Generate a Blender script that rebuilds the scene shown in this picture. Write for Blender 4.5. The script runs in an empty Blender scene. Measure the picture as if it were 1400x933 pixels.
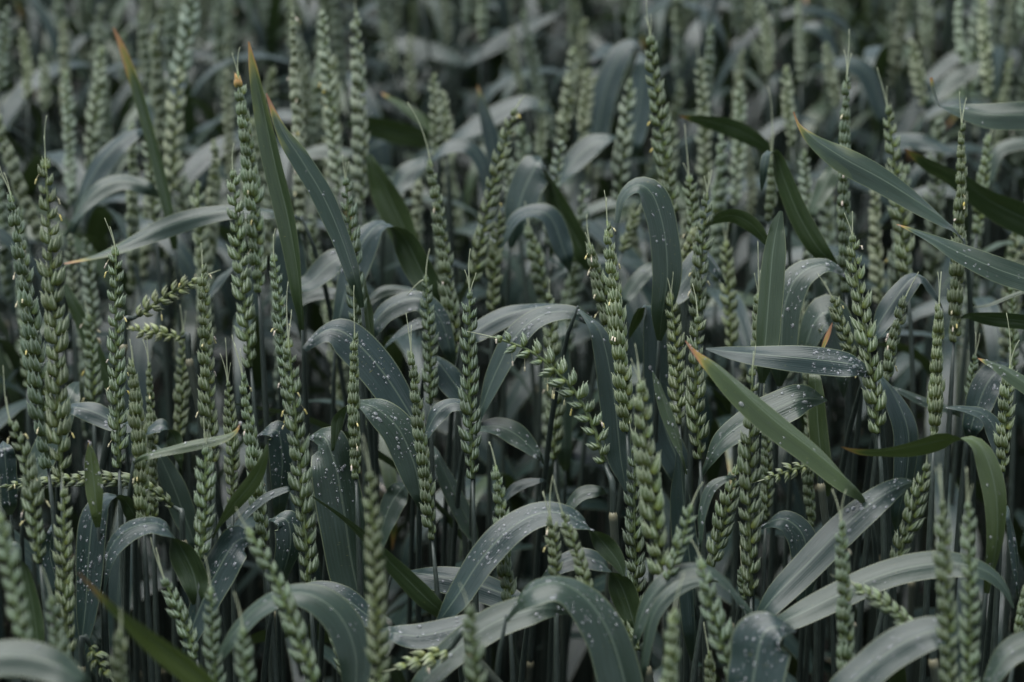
import bpy, math, random
import numpy as np
from mathutils import Vector, Matrix
random.seed(7)
rng = np.random.default_rng(11)
S = bpy.context.scene
COL = S.collection
# ------------------------------------------------------------------ camera, sky, sun, exposure
PITCH = math.radians(20.0)
CAM = Vector((0.0, 0.0, 1.2))
cd = bpy.data.cameras.new('camera')
cd.lens = 85.0; cd.sensor_width = 36.0; cd.clip_start = 0.02; cd.clip_end = 400.0
cd.dof.use_dof = True; cd.dof.focus_distance = 1.05; cd.dof.aperture_fstop = 9.5; cd.dof.aperture_blades = 0
cam = bpy.data.objects.new('camera', cd); COL.objects.link(cam)
cam.location = CAM; cam.rotation_euler = (math.pi / 2 - PITCH, 0, 0)
S.camera = cam
SUN_EL, SUN_AZ = math.radians(74), math.radians(-70)     # high veiled sun, to the left
w = bpy.data.worlds.new('World'); S.world = w; w.use_nodes = True
nt = w.node_tree
sky = nt.nodes.new('ShaderNodeTexSky'); sky.sky_type = 'NISHITA'; sky.sun_disc = False
sky.sun_elevation = SUN_EL; sky.sun_rotation = SUN_AZ; sky.dust_density = 0.4; sky.air_density = 0.9; sky.ozone_density = 1.5
bg = nt.nodes['Background']; bg.inputs['Strength'].default_value = 0.05
veil = nt.nodes.new('ShaderNodeHueSaturation'); veil.inputs['Saturation'].default_value = .5     # a thin overcast: paler than a clear blue sky
nt.links.new(sky.outputs[0], veil.inputs['Color']); nt.links.new(veil.outputs[0], bg.inputs[0])
sd = bpy.data.lights.new('sun', 'SUN'); sd.energy = 1.5; sd.angle = math.radians(70); sd.color = (1.0, 0.99, 0.97)
sun = bpy.data.objects.new('sun', sd); COL.objects.link(sun)
sun.rotation_euler = Vector((math.sin(SUN_AZ) * math.cos(SUN_EL), math.cos(SUN_AZ) * math.cos(SUN_EL), math.sin(SUN_EL))).to_track_quat('Z', 'Y').to_euler()
sun.location = (0, 3, 4)
S.view_settings.view_transform = 'Standard'; S.view_settings.look = 'None'
S.view_settings.exposure = 1.98; S.view_settings.gamma = 1.0; S.view_settings.use_curve_mapping = False

# ------------------------------------------------------------------ geometry helpers
FPX = 85.0 / 36.0 * 1400.0
FW = Vector((0, math.cos(PITCH), -math.sin(PITCH)))
UP = Vector((0, math.sin(PITCH), math.cos(PITCH)))
RT = Vector((1, 0, 0))
def at(x, y, d):
    """point of the place seen at (x, y) of the photograph, d metres along the view axis"""
    x, y, d = float(x), float(y), float(d)
    return CAM + d * (FW + RT * ((x - 700.0) / FPX) + UP * ((466.5 - y) / FPX))
def project(p):
    q = Vector(p) - CAM; d = q.dot(FW)
    return 700.0 + FPX * q.dot(RT) / d, 466.5 - FPX * q.dot(UP) / d, d
def spline(pts, n):
    """Catmull-Rom through rows of pts (any width), n samples"""
    P = np.array(pts, float)
    if len(P) == 2:
        t = np.linspace(0, 1, n)[:, None]; return P[0] * (1 - t) + P[1] * t
    Q = np.vstack([2 * P[0] - P[1], P, 2 * P[-1] - P[-2]])
    seg = np.linalg.norm(np.diff(P[:, :2], axis=0), axis=1) + 1e-9
    cum = np.concatenate([[0], np.cumsum(seg)]); cum /= cum[-1]
    out = []
    for u in np.linspace(0, 1, n):
        i = min(int(np.searchsorted(cum, u, side='right')) - 1, len(P) - 2); i = max(i, 0)
        t = (u - cum[i]) / (cum[i + 1] - cum[i])
        a, b, c, d_ = Q[i], Q[i + 1], Q[i + 2], Q[i + 3]
        out.append(.5 * ((2 * b) + (c - a) * t + (2 * a - 5 * b + 4 * c - d_) * t * t + (3 * b - a - 3 * c + d_) * t ** 3))
    return np.array(out)
def bez(p0, p1, p2, p3, n):
    t = np.linspace(0, 1, n)[:, None]
    p0, p1, p2, p3 = (np.array(p, float) for p in (p0, p1, p2, p3))
    return (1 - t) ** 3 * p0 + 3 * t * (1 - t) ** 2 * p1 + 3 * t * t * (1 - t) * p2 + t ** 3 * p3
def frames(C):
    T = np.gradient(C, axis=0); T /= np.linalg.norm(T, axis=1)[:, None] + 1e-12
    ref = np.array([0.3, 0.9, 0.1]) if abs(T[0][1]) < .8 else np.array([1.0, 0, 0])
    N = []
    for t in T:
        ref = ref - t * ref.dot(t); ref = ref / (np.linalg.norm(ref) + 1e-12); N.append(ref)
    N = np.array(N); return T, N, np.cross(T, N)
def tube_arrays(C, R, k=6, cap=True):
    C = np.array(C, float); n = len(C); R = np.broadcast_to(np.array(R, float), (n,))
    T, N, B = frames(C)
    a = np.arange(k) * 2 * math.pi / k
    V = (C[:, None, :] + R[:, None, None] * (np.cos(a)[None, :, None] * N[:, None, :] + np.sin(a)[None, :, None] * B[:, None, :])).reshape(-1, 3)
    F = []
    for i in range(n - 1):
        for j in range(k):
            F.append((i * k + j, i * k + (j + 1) % k, (i + 1) * k + (j + 1) % k, (i + 1) * k + j))
    if cap:
        F.append(tuple(range(k))[::-1]); F.append(tuple((n - 1) * k + j for j in range(k)))
    return V, F
class MB:
    """collects shapes that become ONE mesh object, with a per-vertex colour attribute 'tone'"""
    def __init__(s): s.v = []; s.f = []; s.c = []; s.uv = None
    def add(s, V, F, tone=(0, 0, 0)):
        o = len(s.v); s.v.extend([tuple(p) for p in V])
        s.f.extend([tuple(i + o for i in f) for f in F])
        t = np.array(tone, float)
        s.c.extend([tuple(t)] * len(V) if t.ndim == 1 else [tuple(q) for q in t])
    def mesh(s, name, mat, smooth=True):
        m = bpy.data.meshes.new(name); m.from_pydata(s.v, [], s.f); m.update()
        a = m.attributes.new('tone', 'FLOAT_COLOR', 'POINT')
        c = np.ones((len(s.v), 4), np.float32); c[:, :3] = np.array(s.c, np.float32); a.data.foreach_set('color', c.ravel())
        if smooth: m.polygons.foreach_set('use_smooth', [True] * len(m.polygons))
        m.materials.append(mat); return m
def link(name, mesh, parent=None, loc=None, mat4=None):
    o = bpy.data.objects.new(name, mesh); COL.objects.link(o)
    if parent is not None: o.parent = parent
    if mat4 is not None: o.matrix_local = mat4
    elif loc is not None: o.location = loc
    return o
def thing(name, label, cat, loc, group=None):
    o = bpy.data.objects.new(name, None); COL.objects.link(o); o.empty_display_size = .02
    o.location = loc; o['label'] = label; o['category'] = cat
    if group: o['group'] = group
    return o

# ------------------------------------------------------------------ materials
def mat(name):
    m = bpy.data.materials.new(name); m.use_nodes = True
    return m, m.node_tree, m.node_tree.nodes['Principled BSDF']
def node(nt, t, **kw):
    n = nt.nodes.new(t)
    for k, v in kw.items(): setattr(n, k, v)
    return n
def ramp(nt, fac, stops):
    r = node(nt, 'ShaderNodeValToRGB'); e = r.color_ramp.elements
    while len(e) < len(stops): e.new(0.5)
    for i, (p, c) in enumerate(stops):
        e[i].position = p; e[i].color = (*c, 1)
    nt.links.new(fac, r.inputs[0]); return r.outputs[0]
def math_n(nt, op, a, b=None, clamp=False):
    n = node(nt, 'ShaderNodeMath', operation=op); n.use_clamp = clamp
    for i, q in enumerate((a, b)):
        if q is None: continue
        if isinstance(q, (int, float)): n.inputs[i].default_value = q
        else: nt.links.new(q, n.inputs[i])
    return n.outputs[0]
def mix(nt, fac, a, b, blend='MIX'):
    n = node(nt, 'ShaderNodeMix', data_type='RGBA', blend_type=blend)
    for i, q in ((0, fac), (6, a), (7, b)):
        if isinstance(q, (int, float)): n.inputs[i].default_value = q
        elif isinstance(q, tuple): n.inputs[i].default_value = (*q, 1)
        else: nt.links.new(q, n.inputs[i])
    return n.outputs[2]
def noise(nt, vec, scale, detail=3):
    n = node(nt, 'ShaderNodeTexNoise'); n.inputs['Scale'].default_value = scale; n.inputs['Detail'].default_value = detail
    if vec is not None: nt.links.new(vec, n.inputs['Vector'])
    return n.outputs[0]

def leaf_material():
    # tone.r = dying tip, tone.g = age/yellowness of the whole blade, tone.b = random number of the blade
    m, nt, p = mat('wheat_leaf')
    at_ = node(nt, 'ShaderNodeAttribute', attribute_name='tone'); sep = node(nt, 'ShaderNodeSeparateColor'); nt.links.new(at_.outputs[0], sep.inputs[0])
    uv = node(nt, 'ShaderNodeUVMap'); uv.uv_map = 'UVMap'
    su = node(nt, 'ShaderNodeSeparateXYZ'); nt.links.new(uv.outputs[0], su.inputs[0])
    ribs = math_n(nt, 'SINE', math_n(nt, 'MULTIPLY', su.outputs[0], 94.0))
    mp = node(nt, 'ShaderNodeMapping'); mp.inputs['Scale'].default_value = (26, 3, 1); nt.links.new(uv.outputs[0], mp.inputs[0])
    geo = node(nt, 'ShaderNodeNewGeometry')
    vein = noise(nt, mp.outputs[0], 1.0, 2)                         # long streaks along the blade
    tc = node(nt, 'ShaderNodeTexCoord')
    blot = noise(nt, tc.outputs['Object'], 55, 4)
    top = ramp(nt, vein, [(.32, (.010, .023, .019)), (.66, (.022, .042, .037))])
    top = mix(nt, math_n(nt, 'MULTIPLY', blot, .4), top, (.027, .044, .042))
    und = ramp(nt, vein, [(.3, (.020, .036, .013)), (.7, (.034, .056, .022))])
    top = mix(nt, math_n(nt, 'MULTIPLY', math_n(nt, 'ADD', ribs, 1.0), .13), top, (.008, .018, .012))
    base = mix(nt, geo.outputs['Backfacing'], top, und)
    base = mix(nt, sep.outputs[1], base, (.058, .084, .020))
    # midrib: a narrow paler line
    mid = math_n(nt, 'ABSOLUTE', math_n(nt, 'SUBTRACT', su.outputs[0], .5))
    rib = math_n(nt, 'LESS_THAN', mid, .022)
    base = mix(nt, math_n(nt, 'MULTIPLY', rib, .45), base, (.13, .17, .12))
    # pale cartilage edge
    edge = math_n(nt, 'GREATER_THAN', mid, .477)
    base = mix(nt, math_n(nt, 'MULTIPLY', edge, .40), base, (.19, .22, .11))
    # yellow flecks
    mp2 = node(nt, 'ShaderNodeMapping'); mp2.inputs['Scale'].default_value = (7, 110, 1); nt.links.new(uv.outputs[0], mp2.inputs[0])
    add = node(nt, 'ShaderNodeVectorMath', operation='ADD'); nt.links.new(mp2.outputs[0], add.inputs[0])
    cmb = node(nt, 'ShaderNodeCombineXYZ'); nt.links.new(math_n(nt, 'MULTIPLY', sep.outputs[2], 57.0), cmb.inputs[0]); nt.links.new(cmb.outputs[0], add.inputs[1])
    fl = noise(nt, add.outputs[0], 1.0, 1)
    flk = ramp(nt, fl, [(.735, (0, 0, 0)), (.765, (1, 1, 1))])
    base = mix(nt, math_n(nt, 'MULTIPLY', flk, .5), base, (.22, .22, .06))
    tipn = math_n(nt, 'ADD', sep.outputs[0], math_n(nt, 'MULTIPLY', math_n(nt, 'SUBTRACT', blot, .5), 1.1), True)
    tipn = math_n(nt, 'MULTIPLY', tipn, math_n(nt, 'GREATER_THAN', sep.outputs[0], .01))
    tipc = ramp(nt, tipn, [(.2, (.08, .11, .03)), (.5, (.19, .18, .04)), (.8, (.28, .16, .05)), (1, (.22, .11, .06))])
    base = mix(nt, math_n(nt, 'MULTIPLY', tipn, 1.6, True), base, tipc)
    nt.links.new(base, p.inputs['Base Color'])
    p.inputs['Roughness'].default_value = .46
    rr = math_n(nt, 'ADD', math_n(nt, 'MULTIPLY', blot, .24), .22); nt.links.new(rr, p.inputs['Roughness'])
    p.inputs['Specular IOR Level'].default_value = .44
    bmp = node(nt, 'ShaderNodeBump'); bmp.inputs['Strength'].default_value = .20; bmp.inputs['Distance'].default_value = .0006
    hh = math_n(nt, 'ADD', math_n(nt, 'SUBTRACT', vein, math_n(nt, 'MULTIPLY', rib, .5)), math_n(nt, 'MULTIPLY', ribs, .16))
    nt.links.new(hh, bmp.inputs['Height']); nt.links.new(bmp.outputs[0], p.inputs['Normal'])
    tr = node(nt, 'ShaderNodeBsdfTranslucent'); nt.links.new(mix(nt, .5, base, (.10, .17, .03)), tr.inputs[0])
    mx = node(nt, 'ShaderNodeMixShader'); mx.inputs[0].default_value = .06
    nt.links.new(p.outputs[0], mx.inputs[1]); nt.links.new(tr.outputs[0], mx.inputs[2])
    nt.links.new(mx.outputs[0], nt.nodes['Material Output'].inputs[0])
    return m
def husk_material(name, stops, edge_c):
    # tone.r = along the husk, tone.g = keel/edge, tone.b = random number of the husk
    m, nt, p = mat(name)
    at_ = node(nt, 'ShaderNodeAttribute', attribute_name='tone'); sep = node(nt, 'ShaderNodeSeparateColor'); nt.links.new(at_.outputs[0], sep.inputs[0])
    oi = node(nt, 'ShaderNodeObjectInfo')
    tc = node(nt, 'ShaderNodeTexCoord')
    mp = node(nt, 'ShaderNodeMapping'); mp.inputs['Scale'].default_value = (1500, 1500, 180); nt.links.new(tc.outputs['Object'], mp.inputs[0])
    nz = noise(nt, mp.outputs[0], 1.0, 2)
    c = ramp(nt, sep.outputs[0], stops)
    c = mix(nt, math_n(nt, 'MULTIPLY', math_n(nt, 'SUBTRACT', sep.outputs[1], .25, True), .85), c, edge_c)
    c = mix(nt, math_n(nt, 'MULTIPLY', math_n(nt, 'SUBTRACT', nz, .45, True), 1.0, True), c, edge_c)
    hs = node(nt, 'ShaderNodeHueSaturation'); nt.links.new(c, hs.inputs['Color'])
    nt.links.new(math_n(nt, 'ADD', .82, math_n(nt, 'MULTIPLY', oi.outputs['Random'], .36)), hs.inputs['Value'])
    nt.links.new(math_n(nt, 'ADD', .488, math_n(nt, 'MULTIPLY', sep.outputs[2], .024)), hs.inputs['Hue'])
    tint = mix(nt, 1.0, hs.outputs[0], oi.outputs['Color'], 'MULTIPLY')
    nt.links.new(tint, p.inputs['Base Color'])
    p.inputs['Roughness'].default_value = .5; p.inputs['Specular IOR Level'].default_value = .4
    b = node(nt, 'ShaderNodeBump'); b.inputs['Strength'].default_value = .3; b.inputs['Distance'].default_value = .0003
    nt.links.new(nz, b.inputs['Height']); nt.links.new(b.outputs[0], p.inputs['Normal'])
    tr = node(nt, 'ShaderNodeBsdfTranslucent'); nt.links.new(hs.outputs[0], tr.inputs[0])
    mx = node(nt, 'ShaderNodeMixShader'); mx.inputs[0].default_value = .12
    nt.links.new(p.outputs[0], mx.inputs[1]); nt.links.new(tr.outputs[0], mx.inputs[2])
    nt.links.new(mx.outputs[0], nt.nodes['Material Output'].inputs[0])
    return m
M_LEAF = leaf_material()
M_HUSK = husk_material('green_husk', [(0, (.128, .146, .017)), (.22, (.098, .134, .025)), (.55, (.070, .106, .042)), (1, (.155, .20, .12))], (.44, .50, .38))
M_PALE = husk_material('pale_husk', [(0, (.18, .21, .05)), (.35, (.17, .215, .075)), (.7, (.155, .20, .105)), (1, (.28, .31, .20))], (.44, .48, .34))
M_ORANGE = husk_material('orange_husk', [(0, (.20, .20, .05)), (.3, (.32, .24, .06)), (.7, (.42, .24, .07)), (1, (.45, .30, .14))], (.45, .34, .17))
def stem_material():
    m, nt, p = mat('wheat_stem')
    at_ = node(nt, 'ShaderNodeAttribute', attribute_name='tone'); sep = node(nt, 'ShaderNodeSeparateColor'); nt.links.new(at_.outputs[0], sep.inputs[0])
    tc = node(nt, 'ShaderNodeTexCoord'); mp = node(nt, 'ShaderNodeMapping'); mp.inputs['Scale'].default_value = (1800, 1800, 30); nt.links.new(tc.outputs['Object'], mp.inputs[0])
    nz = noise(nt, mp.outputs[0], 1, 2)
    c = ramp(nt, nz, [(.3, (.022, .032, .024)), (.7, (.046, .062, .050))])
    c = mix(nt, sep.outputs[0], c, (.24, .22, .13))
    nt.links.new(c, p.inputs['Base Color']); p.inputs['Roughness'].default_value = .42
    return m
M_STEM = stem_material()
m_, nt_, p_ = mat('awn'); p_.inputs['Base Color'].default_value = (.30, .33, .21, 1); p_.inputs['Roughness'].default_value = .5; M_AWN = m_
m_, nt_, p_ = mat('anther')
oi_ = node(nt_, 'ShaderNodeObjectInfo'); at2 = node(nt_, 'ShaderNodeAttribute', attribute_name='tone'); sp2 = node(nt_, 'ShaderNodeSeparateColor'); nt_.links.new(at2.outputs[0], sp2.inputs[0])
nt_.links.new(ramp(nt_, sp2.outputs[0], [(0, (.62, .50, .10)), (.5, (.62, .58, .33)), (1, (.66, .56, .48))]), p_.inputs['Base Color']); p_.inputs['Roughness'].default_value = .6; M_ANTHER = m_
m_, nt_, p_ = mat('water'); p_.inputs['Base Color'].default_value = (.95, .97, 1, 1); p_.inputs['Roughness'].default_value = .03
p_.inputs['IOR'].default_value = 1.36; p_.inputs['Transmission Weight'].default_value = .86; p_.inputs['Specular IOR Level'].default_value = .8; M_WATER = m_
m_, nt_, p_ = mat('soil')
tc_ = node(nt_, 'ShaderNodeTexCoord'); n1 = noise(nt_, tc_.outputs['Object'], 35, 6)
nt_.links.new(ramp(nt_, n1, [(.3, (.012, .010, .008)), (.7, (.036, .029, .022))]), p_.inputs['Base Color']); p_.inputs['Roughness'].default_value = .95
bb = node(nt_, 'ShaderNodeBump'); bb.inputs['Strength'].default_value = .8; bb.inputs['Distance'].default_value = .02; nt_.links.new(n1, bb.inputs['Height']); nt_.links.new(bb.outputs[0], p_.inputs['Normal']); M_SOIL = m_

# ------------------------------------------------------------------ ground
N = 81
xs = np.sign(np.linspace(-1, 1, N)) * np.abs(np.linspace(-1, 1, N)) ** 3.2 * 150
g = MB(); V = []
for y in xs:
    for x in xs:
        r = math.hypot(x, y)
        V.append((x, y + 2, (.012 * math.sin(9 * x + 2) * math.sin(8 * y) if r < 12 else 0)))
g.add(V, [(j * N + i, j * N + i + 1, (j + 1) * N + i + 1, (j + 1) * N + i) for j in range(N - 1) for i in range(N - 1)])
o = link('ground', g.mesh('ground', M_SOIL)); o['kind'] = 'structure'

# ------------------------------------------------------------------ spikelets
def husk(mb, rnd, L, W, TH, loc, tilt_y, tilt_x, beak, k=12):
    """one pointed boat-shaped husk, local +Z up, +X outward"""
    ts = [0, .10, .27, .46, .66, .84, .96]; rs = [.50, .88, 1.0, .95, .68, .33, .11]
    V = []; T = []
    for t, r in zip(ts, rs):
        for j in range(k):
            a = 2 * math.pi * j / k
            cx, cy = math.cos(a), math.sin(a)
            keel = 1.22 if j == 0 else 1.0
            x = TH / 2 * r * cx * keel + .16 * L * (t * (1 - t)) * 1.6
            y = W / 2 * r * cy
            V.append((x, y, L * t)); T.append((t, (.75 if j == 0 else (1.0 if abs(cy) > .9 else .0)) * min(1, .25 + t * 1.6), rnd))
    V.append((beak * .25, 0, L + beak)); T.append((1, .9, rnd))
    n = len(ts); F = [(i * k + j, i * k + (j + 1) % k, (i + 1) * k + (j + 1) % k, (i + 1) * k + j) for i in range(n - 1) for j in range(k)]
    F += [((n - 1) * k + j, (n - 1) * k + (j + 1) % k, n * k) for j in range(k)]
    R = Matrix.Translation(loc) @ Matrix.Rotation(tilt_y, 4, 'X') @ Matrix.Rotation(tilt_x, 4, 'Y')
    mb.add([R @ Vector(v) for v in V], F, T)
def spikelet_arrays(seed, top=False, k=12):
    r = random.Random(seed); mb = MB(); mm = .001
    j = lambda a: a * r.uniform(.9, 1.1)
    for s in (-1, 1):       # outer glumes
        husk(mb, r.random(), j(9.2) * mm, j(5.9) * mm, j(4.6) * mm, Vector((.2, s * 1.9, 0)) * mm, -s * j(.34), j(.10), j(1.5) * mm, k)
    for s in (-1, 1):       # lemmas
        husk(mb, r.random(), j(10.4) * mm, j(5.4) * mm, j(4.8) * mm, Vector((1.6, s * 1.15, 1.0)) * mm, -s * j(.18), j(.22), j(1.6 if not top else 3) * mm, k)
    husk(mb, r.random(), j(10.0) * mm, j(4.4) * mm, j(4.2) * mm, Vector((2.2, r.uniform(-.3, .3), 2.0)) * mm, r.uniform(-.08, .08), j(.26), j(.9 if not top else 3) * mm, k)
    return mb
SPK = {}
for nm, m__ in (('green', M_HUSK), ('pale', M_PALE), ('orange', M_ORANGE)):
    SPK[nm] = [spikelet_arrays(s).mesh('spikelet', m__) for s in range(6)]
TOPK = {nm: [spikelet_arrays(20 + s, True).mesh('spikelet', m__) for s in range(3)] for nm, m__ in (('green', M_HUSK), ('pale', M_PALE), ('orange', M_ORANGE))}
SPK_MB = [spikelet_arrays(s, False, 4) for s in range(5)]
def ear_nodes(C, width, roll, loose, r):
    """list of (matrix, is_top) of the spikelets of an ear whose rachis runs through C (bottom to top)"""
    C = np.array(C); seg = np.linalg.norm(np.diff(C, axis=0), axis=1); L = seg.sum()
    k = width / (.0170 if not loose else .0160); n = max(5, int(round(L / ((.0060 if not loose else .0066) * k)))); cum = np.concatenate([[0], np.cumsum(seg)]) / L
    T, _, _ = frames(C)
    out = []
    right = np.array(RT); view = np.array(FW)
    for i in range(n + 1):
        t = (i / n) * (1 - .0075 * k / L)
        p = np.array([np.interp(t, cum, C[:, q]) for q in range(3)]); a = np.array([np.interp(t, cum, T[:, q]) for q in range(3)]); a /= np.linalg.norm(a)
        e1 = np.cross(a, view); e1 /= np.linalg.norm(e1); e2 = np.cross(a, e1)
        ang = roll + r.uniform(-.24, .24) + .25 * (t - .5)
        e = math.cos(ang) * e1 + math.sin(ang) * e2
        if i % 2: e = -e
        top = i == n
        tilt = (.12 if not loose else .50) + r.uniform(-.10, .20)
        if top: e = np.cross(a, e); tilt = .0
        sc = k * (.72 + .28 * min(1, t / .14)) * (1 - .50 * max(0, (t - .45) / .55) ** 1.5) * r.uniform(.80, 1.22)
        if k > 1.05 and not loose: pass
        z = a * math.cos(tilt) + e * math.sin(tilt); x = e - z * e.dot(z); x /= np.linalg.norm(x); y = np.cross(z, x)
        q_ = r.uniform(-.42, .42); x = x * math.cos(q_) + y * math.sin(q_); y = np.cross(z, x)      # no two spikelets sit quite alike
        off = e * (.0009 * k if not top else 0)
        zl = 1.10 if not loose else 1.05
        m = Matrix(((x[0] * sc, y[0] * sc, z[0] * sc * zl, p[0] + off[0]), (x[1] * sc, y[1] * sc, z[1] * sc * zl, p[1] + off[1]), (x[2] * sc, y[2] * sc, z[2] * sc * zl, p[2] + off[2]), (0, 0, 0, 1)))
        out.append((m, top))
    return out
def capsule(p0, p1, r, k=5):
    p0, p1 = np.array(p0), np.array(p1)
    return tube_arrays([p0 + (p1 - p0) * q for q in (0, .15, .5, .85, 1)], [r * .5, r, r * .8, r, r * .5], k)
def stem_points(B, down):
    down = down.normalized(); h = B.z
    p1 = B + down * .07
    side = Vector((down.x, down.y, 0))
    p2 = p1 + side * .04 + Vector((0, 0, -.22)); g_ = Vector((p2.x + side.x * .01, p2.y + side.y * .01, -.01))
    return bez(B, p1, p2, g_, 14)
def stem_mesh(C, r0, foot, node_at=None):
    mb = MB(); C = np.array(C) - np.array(foot); n = len(C)
    R = np.linspace(r0, r0 * 1.25, n); R[0] *= .45; R[1] *= .8; tone = np.zeros((n, 3))
    V, F = tube_arrays(C, R, 7)
    mb.add(V, F, (0, 0, 0))
    for q in ((node_at,) if node_at else (5,)):          # a leaf joint: sheath mouth slightly wider than the straw
        c = C[q]; dn = C[min(q + 1, n - 1)] - c; dn = dn / np.linalg.norm(dn)
        V, F = tube_arrays([c, c + dn * .002, c + dn * .004, c + dn * .05, c + dn * .11], [r0 * 1.05, r0 * 1.5, r0 * 1.35, r0 * 1.35, r0 * 1.22], 7)
        mb.add(V, F, np.repeat([(0.9, 0, 0), (0.6, 0, 0), (.1, 0, 0), (0, 0, 0), (0, 0, 0)], 7, axis=0))
    return mb.mesh('stem', M_STEM)
EARS = []; BLADES = []       # samples for the clearance test: (x, y, d)
def build_ear(th, foot, C, width, roll, r, loose=False, colour='green', tipc=None, anthers=0, awn=None, separate=True):
    """ear as a part of the stalk th; C runs from the bottom of the ear to its tip"""
    B = Vector(C[0]); mb = MB()
    V, F = tube_arrays(np.array(C) - np.array(B), np.linspace(.0011, .0005, len(C)), 5); mb.add(V, F, (.4, .2, .5))
    nodes = ear_nodes(np.array(C) - np.array(B), width, roll, loose, r)
    v_ = r.uniform(.74, 1.14); y_ = r.uniform(-.05, .055); ec = (v_ * (1 + y_), v_, v_ * (1 - 1.6 * y_), 1)      # every ear its own ripeness
    if separate:
        ear = link('ear', mb.mesh('rachis', M_HUSK), th, B - foot)
        for i, (m, top) in enumerate(nodes):
            c = colour
            if tipc and i >= len(nodes) - 2: c = tipc
            link('spikelet', (TOPK if top else SPK)[c][r.randrange(3 if top else 6)], ear, None, m).color = ec
    else:
        for m, top in nodes:
            q = r.choice(SPK_MB); mb.add([m @ Vector(v) for v in q.v], q.f, q.c)
        ear = link('ear', mb.mesh('ear', M_PALE if colour == 'pale' else M_HUSK), th, B - foot)
    ear.color = ec
    if anthers:
        ab = MB()
        for _ in range(anthers):
            m, top = nodes[r.randrange(2, len(nodes))]
            p = m @ Vector((.0035, r.uniform(-.003, .003), r.uniform(.004, .009)))
            e = (m.to_3x3() @ Vector((1, r.uniform(-.5, .5), 0))).normalized()
            q = p + e * .002 + Vector((0, 0, -r.uniform(.0, .003)))
            V, F = capsule(q, q + e * r.uniform(.0005, .0014) + Vector((0, 0, -r.uniform(.0012, .0026))), .00042)
            ab.add(V, F, (r.random(), 0, 0))
            V, F = tube_arrays([p, q], [.0001, .0001], 3, False); ab.add(V, F, (.6, 0, 0))
        o = link('anthers', ab.mesh('anthers', M_ANTHER), ear); o['kind'] = 'stuff'
    tip = np.array(C[-1]) - np.array(B); ax = tip - (np.array(C[-2]) - np.array(B)); ax /= np.linalg.norm(ax)
    hairs = []
    if awn is not None: hairs.append(np.array(awn) - np.array(B))
    if separate:
        for _ in range(r.randrange(1, 3)):
            hairs.append(tip + ax * r.uniform(.006, .013) + np.array([r.uniform(-.003, .003), r.uniform(-.003, .003), 0]))
    for e in hairs:
        s = tip - ax * .004; l = np.linalg.norm(e - s)
        side = np.array([r.uniform(-1, 1), r.uniform(-1, 1), 0]) * l * .06
        hb = MB(); V, F = tube_arrays(bez(s, s + ax * l * .4, (s + e) / 2 + ax * l * .2 + side, e, 8), np.linspace(.00034, .00012, 8), 4); hb.add(V, F)
        link('awn', hb.mesh('awn', M_AWN), ear)
    return ear
def E(tip, base, w, d, label, m=None, awn=None, roll=None, an=0, loose=False, col='green', tipc=None, db=0.0, group=None, stem=None, sep=None, node_at=None):
    r = random.Random(int(tip[0] * 31 + tip[1] * 17 + base[1]))
    if m is None: m = ((tip[0] + base[0]) / 2 + r.uniform(-3, 3), (tip[1] + base[1]) / 2)
    ms = [m] if isinstance(m[0], (int, float)) else list(m)
    px = [base] + ms[::-1] + [tip]
    C2 = spline([(x, y) for x, y in px], 12)
    C = [at(x, y, d + db * (1 - i / 11)) for i, (x, y) in enumerate(C2)]
    B = C[0]; down = (C[0] - C[2])
    if stem is not None:
        p1 = at(stem[0], stem[1], d + db); q = p1 - B
        SP = bez(B, B + down.normalized() * q.length * .5, p1 + Vector((0, 0, .02)), p1, 6)[:-1].tolist() + stem_points(p1, (q.normalized() + Vector((0, 0, -1)))).tolist()
    else: SP = stem_points(B, down)
    foot = Vector((SP[-1][0], SP[-1][1], 0))
    th = thing('wheat_stalk', label, 'wheat stalk', foot, group)
    link('stem', stem_mesh(SP, .00135, foot, node_at), th)
    if roll is None: roll = r.choice((0, .3, -.35, .15, 1.2, -.2, .5))
    wid = w * d / FPX
    build_ear(th, foot, C, wid, roll, r, loose, col, tipc, an, at(awn[0], awn[1], d) if awn else None, sep if sep is not None else d < 1.32)
    for (x, y) in C2: EARS.append((x, y, d, w))
    return th

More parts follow.
